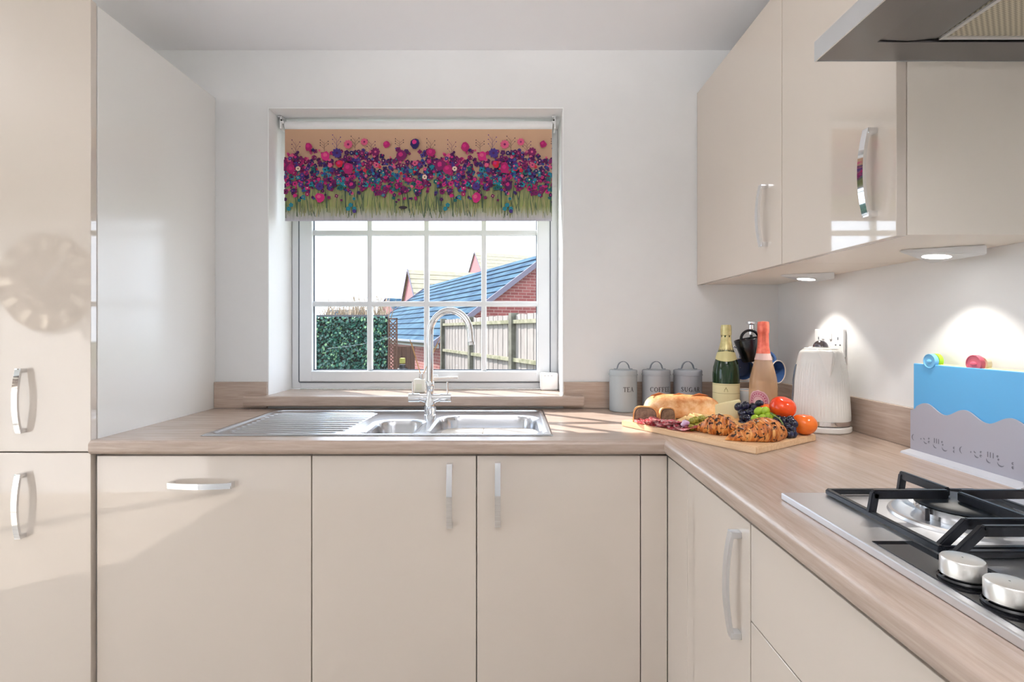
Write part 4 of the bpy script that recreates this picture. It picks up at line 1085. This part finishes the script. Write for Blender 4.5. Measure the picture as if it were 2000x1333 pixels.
# crackers
crk = speck('cracker_bake', S(240, 212, 160), S(226, 182, 120), 50, .6)
for ci, (x, y, z, rx, ry, rz) in enumerate(((.520, 1.535, .010, .25, -.3, .4), (.548, 1.535, .018, .3, -.2, .9), (.575, 1.540, .020, .35, .2, .2), (.598, 1.525, .022, .3, .15, .6))):
    bm = bmesh.new(); box(bm, -.023, .023, -.023, .023, -.002, .002, bev=.001)
    o = obj('cracker', bm, crk); o.location = (x, y, ZF+z); o.rotation_euler = (rx, ry, rz)
    tag(o, ['pale golden square cracker nearest the salami', 'pale golden square cracker leaning on the one nearest the salami', 'pale golden square cracker in the middle behind the olives', 'pale golden square cracker nearest the cheese'][ci], 'cracker', 'square crackers on the serving board')
bsc = speck('oat_biscuit_bake', S(206, 146, 86), S(222, 170, 110), 60, .6, bmp=.2)
for i, (x, y, z, rx, ry) in enumerate(((.618, 1.487, .026, .28, -.25), (.634, 1.470, .020, .22, -.12), (.651, 1.455, .022, .25, -.15))):
    bm = bmesh.new(); lathe(bm, [(.001, -.003), (.024, -.003), (.026, -.001), (.026, .001), (.024, .003), (.001, .003)], seg=32)
    o = obj('oat_biscuit', bm, bsc); o.location = (x, y, ZF+z); o.rotation_euler = (rx, ry, 0)
    tag(o, ['round brown oat biscuit lying against the cheese', 'round brown oat biscuit in the middle of the three', 'round brown oat biscuit nearest the croissants and grapes'][i], 'biscuit', 'oat biscuits on the serving board')

# ------------------------------------------------------------------ garden and houses beyond the window
GZ = -.45
def Xc(*c, k=.45): q = S(*c); return (q[0]*k, q[1]*k, q[2]*k, 1)
tag(struct('ground', nb(-60, 60, -40, 90, GZ-.2, GZ), speck('winter_lawn', Xc(96, 110, 70), Xc(130, 134, 90), 3, .9)), 'garden lawn outside the window', None)
def uvquadmat(name, kind):
    m = mat(name, (1, 1, 1, 1), .8); uv = nd(m, 'ShaderNodeUVMap'); b_ = nd(m, 'ShaderNodeTexBrick'); L(m, uv.outputs[0], b_.inputs['Vector'])
    return m, b_
brick, b_ = uvquadmat('red_brick', 0)
b_.inputs['Scale'].default_value = 1.; b_.inputs['Brick Width'].default_value = .225; b_.inputs['Row Height'].default_value = .075; b_.inputs['Mortar Size'].default_value = .008
b_.inputs['Color1'].default_value = Xc(168, 76, 74); b_.inputs['Color2'].default_value = Xc(196, 106, 100); b_.inputs['Mortar'].default_value = Xc(212, 170, 160)
L(brick, b_.outputs[0], P(brick).inputs['Base Color'])
pbrick = mat('distant_pink_brick', Xc(214, 140, 142), .9)
roofm = speck('frosted_slate', Xc(62, 122, 172, k=.19), Xc(140, 196, 226, k=.19), 2.2, .9, spec=.1, lo=.35, hi=.65, vscale=(1, 1, 1))
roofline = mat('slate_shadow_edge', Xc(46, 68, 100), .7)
tanroof = speck('sandy_roof_tiles', Xc(214, 200, 168), Xc(228, 214, 184), 3, .8)
white_r = mat('white_fascia', Xc(236, 238, 240), .5)
def wall_face(bm, a, b, z0, z1, mi=0, top=None):
    a, b = Vector(a), Vector(b); l = (b-a).length
    quad(bm, [(*a, z0), (*b, z0), (*b, z1), (*a, z1)], [(0, z0), (l, z0), (l, z1), (0, z1)], mi)
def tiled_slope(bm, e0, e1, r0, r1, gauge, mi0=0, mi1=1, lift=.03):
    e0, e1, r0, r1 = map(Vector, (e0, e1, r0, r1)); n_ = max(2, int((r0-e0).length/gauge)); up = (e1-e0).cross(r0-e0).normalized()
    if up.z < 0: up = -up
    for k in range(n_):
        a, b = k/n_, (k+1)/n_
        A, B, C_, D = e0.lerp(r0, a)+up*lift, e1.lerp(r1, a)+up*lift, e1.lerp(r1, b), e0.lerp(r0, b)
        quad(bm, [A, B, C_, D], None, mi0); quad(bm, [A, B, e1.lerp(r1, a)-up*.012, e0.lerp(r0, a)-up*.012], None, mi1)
def house(name, label, R0, ridge_dir, ridge_len, half, pitch, wallm, roofmat, gauge=.35, brick_uv=False, cat='house', edge=None):
    """R0 ridge end nearest; ridge runs from it; b is the perpendicular towards the viewer side"""
    t = thing(name, label, cat, (R0[0], R0[1], GZ)); O = Vector((R0[0], R0[1], GZ))
    a = Vector((*ridge_dir, 0)).normalized(); b = Vector((a.y, -a.x, 0))
    R0 = Vector(R0); R1 = R0+a*ridge_len; dz = Vector((0, 0, half*math.tan(pitch)))
    E = [R0+b*half-dz, R0-b*half-dz, R1+b*half-dz, R1-b*half-dz]
    bm = bmesh.new(); g = lambda v_: Vector((v_.x, v_.y, GZ))
    for p, q in ((E[0], E[2]), (E[1], E[3])):
        l = (q-p).length; quad(bm, [g(p)-O, g(q)-O, q-O, p-O], [(0, GZ), (l, GZ), (l, p.z), (0, p.z)])
    for p, q, r in ((E[0], E[1], R0), (E[2], E[3], R1)):
        l = (q-p).length
        quad(bm, [g(p)-O, g(q)-O, q-O, r-O, p-O], [(0, GZ), (l, GZ), (l, q.z), (l/2, r.z), (0, p.z)])
    obj('wall', bm, wallm, t)
    bm = bmesh.new(); ov = a*.15; dn = (E[0]-R0).normalized()*.25; dn2 = (E[1]-R0).normalized()*.25
    tiled_slope(bm, E[0]+dn-ov-O, E[2]+dn+ov-O, R0-ov-O, R1+ov-O, gauge); tiled_slope(bm, E[1]+dn2-ov-O, E[3]+dn2+ov-O, R0-ov-O, R1+ov-O, gauge)
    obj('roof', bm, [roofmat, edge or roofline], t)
    bm = bmesh.new()
    for e_ in (R0-ov, R1+ov):
        for d_ in (E[0]+dn-R0, E[1]+dn2-R0): 
            bar_(bm, e_-O, e_+d_-O, .05, .12)
    obj('verge', bm, mat('verge_mortar', Xc(150, 140, 160), .8), t)
    return t, E, O
def bar_(bm, p, q, w, h):
    p, q = Vector(p), Vector(q); t = (q-p).normalized(); s = t.cross(Vector((0, 0, 1))).normalized(); u = s.cross(t)
    A = [bm.verts.new(p+s*a*w/2+u*b*h/2) for a, b in ((-1, -1), (1, -1), (1, 1), (-1, 1))]; B = [bm.verts.new(q+s*a*w/2+u*b*h/2) for a, b in ((-1, -1), (1, -1), (1, 1), (-1, 1))]
    bm.faces.new(A); bm.faces.new(B)
    for i in range(4): bm.faces.new((A[i], A[(i+1) % 4], B[(i+1) % 4], B[i]))
# garage: ridge near end, runs away to the far end
t, E, O = house('brick_garage', 'red brick garage with a frosty blue slate roof behind the fence', (1.009, 13.29, 3.26), (-.43, .903), 10.9, 3.0, R(36.5), brick, roofm, gauge=.30, cat='garage')
# (perpendicular b points to +X side; eaves facing the garden are E[1])
bm = bmesh.new(); e0, e1 = E[1]-O, E[3]-O; nrm = Vector((-.903, -.43, 0)).normalized()
tube(bm, [e0+nrm*.24+Vector((0, 0, -.12)), e1+nrm*.24+Vector((0, 0, -.12))], .055, 8); obj('gutter', bm, mat('black_gutter', Xc(40, 46, 60), .4), t)
bm = bmesh.new(); bar_(bm, e0+nrm*.03+Vector((0, 0, -.2)), e1+nrm*.03+Vector((0, 0, -.2)), .03, .10); obj('fascia', bm, white_r, t)
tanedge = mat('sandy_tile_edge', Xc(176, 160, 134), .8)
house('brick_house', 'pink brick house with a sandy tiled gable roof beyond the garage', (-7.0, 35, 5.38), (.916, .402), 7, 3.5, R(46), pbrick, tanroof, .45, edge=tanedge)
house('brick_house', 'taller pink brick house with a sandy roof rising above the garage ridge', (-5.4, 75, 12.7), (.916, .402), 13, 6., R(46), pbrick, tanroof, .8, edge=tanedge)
house('brick_house', 'small distant house with a blue roof beside the pink gable', (-14.2, 58, 4.9), (.8, .6), 7, 3.0, R(35), pbrick, roofm, .5)
house('brick_house', 'low distant house with a dark roof over the ivy screen', (-27.2, 76, 4.3), (.99, .1), 6, 3.4, R(35), mat('cream_render', Xc(236, 224, 200), .9), roofm, .5)
# bare bush beyond the ivy
bu = thing('bare_bush', 'pale leafless bush showing above the ivy screen', 'bush', (-3.45, 11, GZ))
bm = bmesh.new(); rg6 = random.Random(9)
for i in range(260):
    x0 = rg6.uniform(-.6, .8); a = rg6.uniform(-.7, .7); h0 = 1.2+rg6.uniform(0, .4); ln = rg6.uniform(.35, .62)*(1-.25*abs(x0-.3))
    h0 += .42; tube(bm, [(x0*.6, rg6.uniform(-.3, .3), .0), (x0, rg6.uniform(-.3, .3), h0), (x0+a*ln*.7, rg6.uniform(-.4, .4), h0+ln)], .01, 4, rs=[.014, .010, .003])
obj('twigs', bm, speck('pale_twigs', Xc(214, 184, 150), Xc(236, 216, 190), 20, .9), bu)
# ivy screen
iv = thing('ivy_screen', 'dense green ivy screen fence across the garden', 'hedge', (-3.3, 9.0, GZ))
IX0, IX1, IH = -2.0, 1.11, 1.472-GZ-.02
obj('fence_panel', nb(IX0, IX1, 0, .05, 0, IH), mat('dark_panel', Xc(46, 44, 40), .9), iv)
obj('top_rail', nb(IX0, IX1, -.03, .07, IH, IH+.035), mat('weathered_rail', Xc(120, 118, 124), .9), iv)
bm = bmesh.new(); rg6 = random.Random(4)
for i in range(9000):
    x = rg6.uniform(IX0, IX1); z = rg6.uniform(.3, IH); y = -rg6.uniform(.01, .09); s = rg6.uniform(.018, .034)
    e = Euler((rg6.uniform(.2, 1.5), rg6.uniform(-.6, .6), rg6.uniform(-.9, .9))).to_matrix()
    q = [Vector((0, -s, 0)), Vector((s*.8, 0, .003)), Vector((0, s, 0)), Vector((-s*.8, 0, .003))]
    f = bm.faces.new([bm.verts.new(Vector((x, y, z))+e @ v_) for v_ in q]); f.material_index = 0 if rg6.random() < .6 else (1 if rg6.random() < .7 else 2)
obj('foliage', bm, [mat('ivy_dark', Xc(46, 96, 84, k=.6), .35), mat('ivy_mid', Xc(64, 128, 104, k=.6), .35), mat('ivy_light', Xc(140, 186, 130, k=.6), .4)], iv, recalc=False)
# trellis
tr = thing('trellis', 'brown diamond lattice trellis panel beside the ivy screen', 'trellis', (-2.08, 8.93, GZ))
brown = mat('brown_timber', Xc(122, 80, 62), .8)
TH = 1.43-GZ; tw = .078
bm = bmesh.new(); box(bm, -tw, -tw+.02, 0, .03, 0, TH); box(bm, tw-.02, tw, 0, .03, 0, TH); box(bm, -tw, tw, 0, .03, TH-.02, TH)
obj('frame', bm, brown, tr)
bm = bmesh.new(); k = 0
zz = -.1
while zz < TH:
    for s in (1, -1):
        z0, z1 = zz, zz+.156
        if z1 < TH and z0 > 0: bar_(bm, (-s*tw, .012 if s > 0 else .02, z0), (s*tw, .012 if s > 0 else .02, z1), .012, .016)
    zz += .062
obj('lattice', bm, brown, tr)
# short timber screen and lantern by the garage corner
bm = bmesh.new()
for i in range(5): box(bm, -.24+.098*i, -.148+.098*i, 0, .03, 0, 1.30)
ts = obj('timber_screen', bm, speck('reddish_timber', Xc(120, 84, 70), Xc(146, 108, 90), 6, .9, vscale=(20, 1, 1))); ts.location = (-2.45, 11.6, GZ); tag(ts, 'short reddish brown timber screen between trellis and garage', 'fence')
ln = thing('garden_lantern', 'small black garden lantern with a pale yellow top', 'lantern', (-2.0, 9.35, GZ))
bm = bmesh.new(); box(bm, -.05, .05, -.05, .05, 0, 1.04, bev=.01); lathe(bm, [(.09, .98), (.13, .92), (.10, .7)], seg=16); obj('post', bm, M['black'], ln)
bm = bmesh.new(); box(bm, -.045, .045, -.045, .045, 1.06, 1.16, bev=.01); obj('lamp_head', bm, mat('pale_yellow', Xc(236, 228, 120), .5), ln)
# close board fence
fn = thing('garden_fence', 'pale weathered close board fence with green tinged rails on the garage side', 'fence', (-1.38, 10.3, GZ))
FD = Vector((.383, -.924, 0)).normalized(); FN = Vector((-FD.y*-1, 0, 0)); FN = Vector((-.924, -.383, 0))
fb_m = speck('weathered_boards', Xc(212, 198, 192, k=.33), Xc(236, 224, 216, k=.33), 5, .9, vscale=(4, 4, .6)); post_m = speck('weathered_post', Xc(116, 112, 96), Xc(150, 146, 132), 8, .9); rail_m = speck('mossy_rail', Xc(150, 148, 112), Xc(196, 190, 162), 10, .9)
FH_ = 1.437-GZ
def fbox(bm, s0, s1, n0, n1, z0, z1):
    pts = [(s, n, z) for s in (s0, s1) for n in (n0, n1) for z in (z0, z1)]
    V = [bm.verts.new(FD*s+FN*n+Vector((0, 0, z))) for s, n, z in pts]
    for f in ((0, 1, 3, 2), (4, 6, 7, 5), (0, 4, 5, 1), (2, 3, 7, 6), (0, 2, 6, 4), (1, 5, 7, 3)): bm.faces.new([V[i] for i in f])
for k in range(3):
    bm = bmesh.new(); n_ = 18
    for i in range(n_):
        s0 = 1.83*k+.03+i*1.77/n_; bm_h = FH_-.01+rg6.uniform(-.006, .006); fbox(bm, s0, s0+.094, -.03+.006*(i % 2), -.012+.006*(i % 2), 0, bm_h)
    pn = obj('fence_panel', bm, fb_m, fn)
    for zr in (1.33-GZ, .82-GZ, .25-GZ):
        bm = bmesh.new(); fbox(bm, 1.83*k+.04, 1.83*k+1.79, -.012, .035, zr-.025, zr+.025); obj('rail', bm, rail_m, fn)
for k in range(4):
    bm = bmesh.new(); fbox(bm, 1.83*k-.05, 1.83*k+.05, -.05, .055, 0, FH_+.01); obj('fence_post', bm, post_m, fn)
# washing line
bm = bmesh.new(); pts = []
for i in range(13):
    f = i/12; p = Vector(pw(640, 681, 8.90)).lerp(Vector(pw(765, 659, 8.92)), f); p.z -= .03*math.sin(PI*f); pts.append(p)
tube(bm, pts, .004, 5); tag(obj('washing_line', bm, mat('line_cord', Xc(200, 215, 215), .7)), 'thin pale washing line in front of the ivy', 'cord')
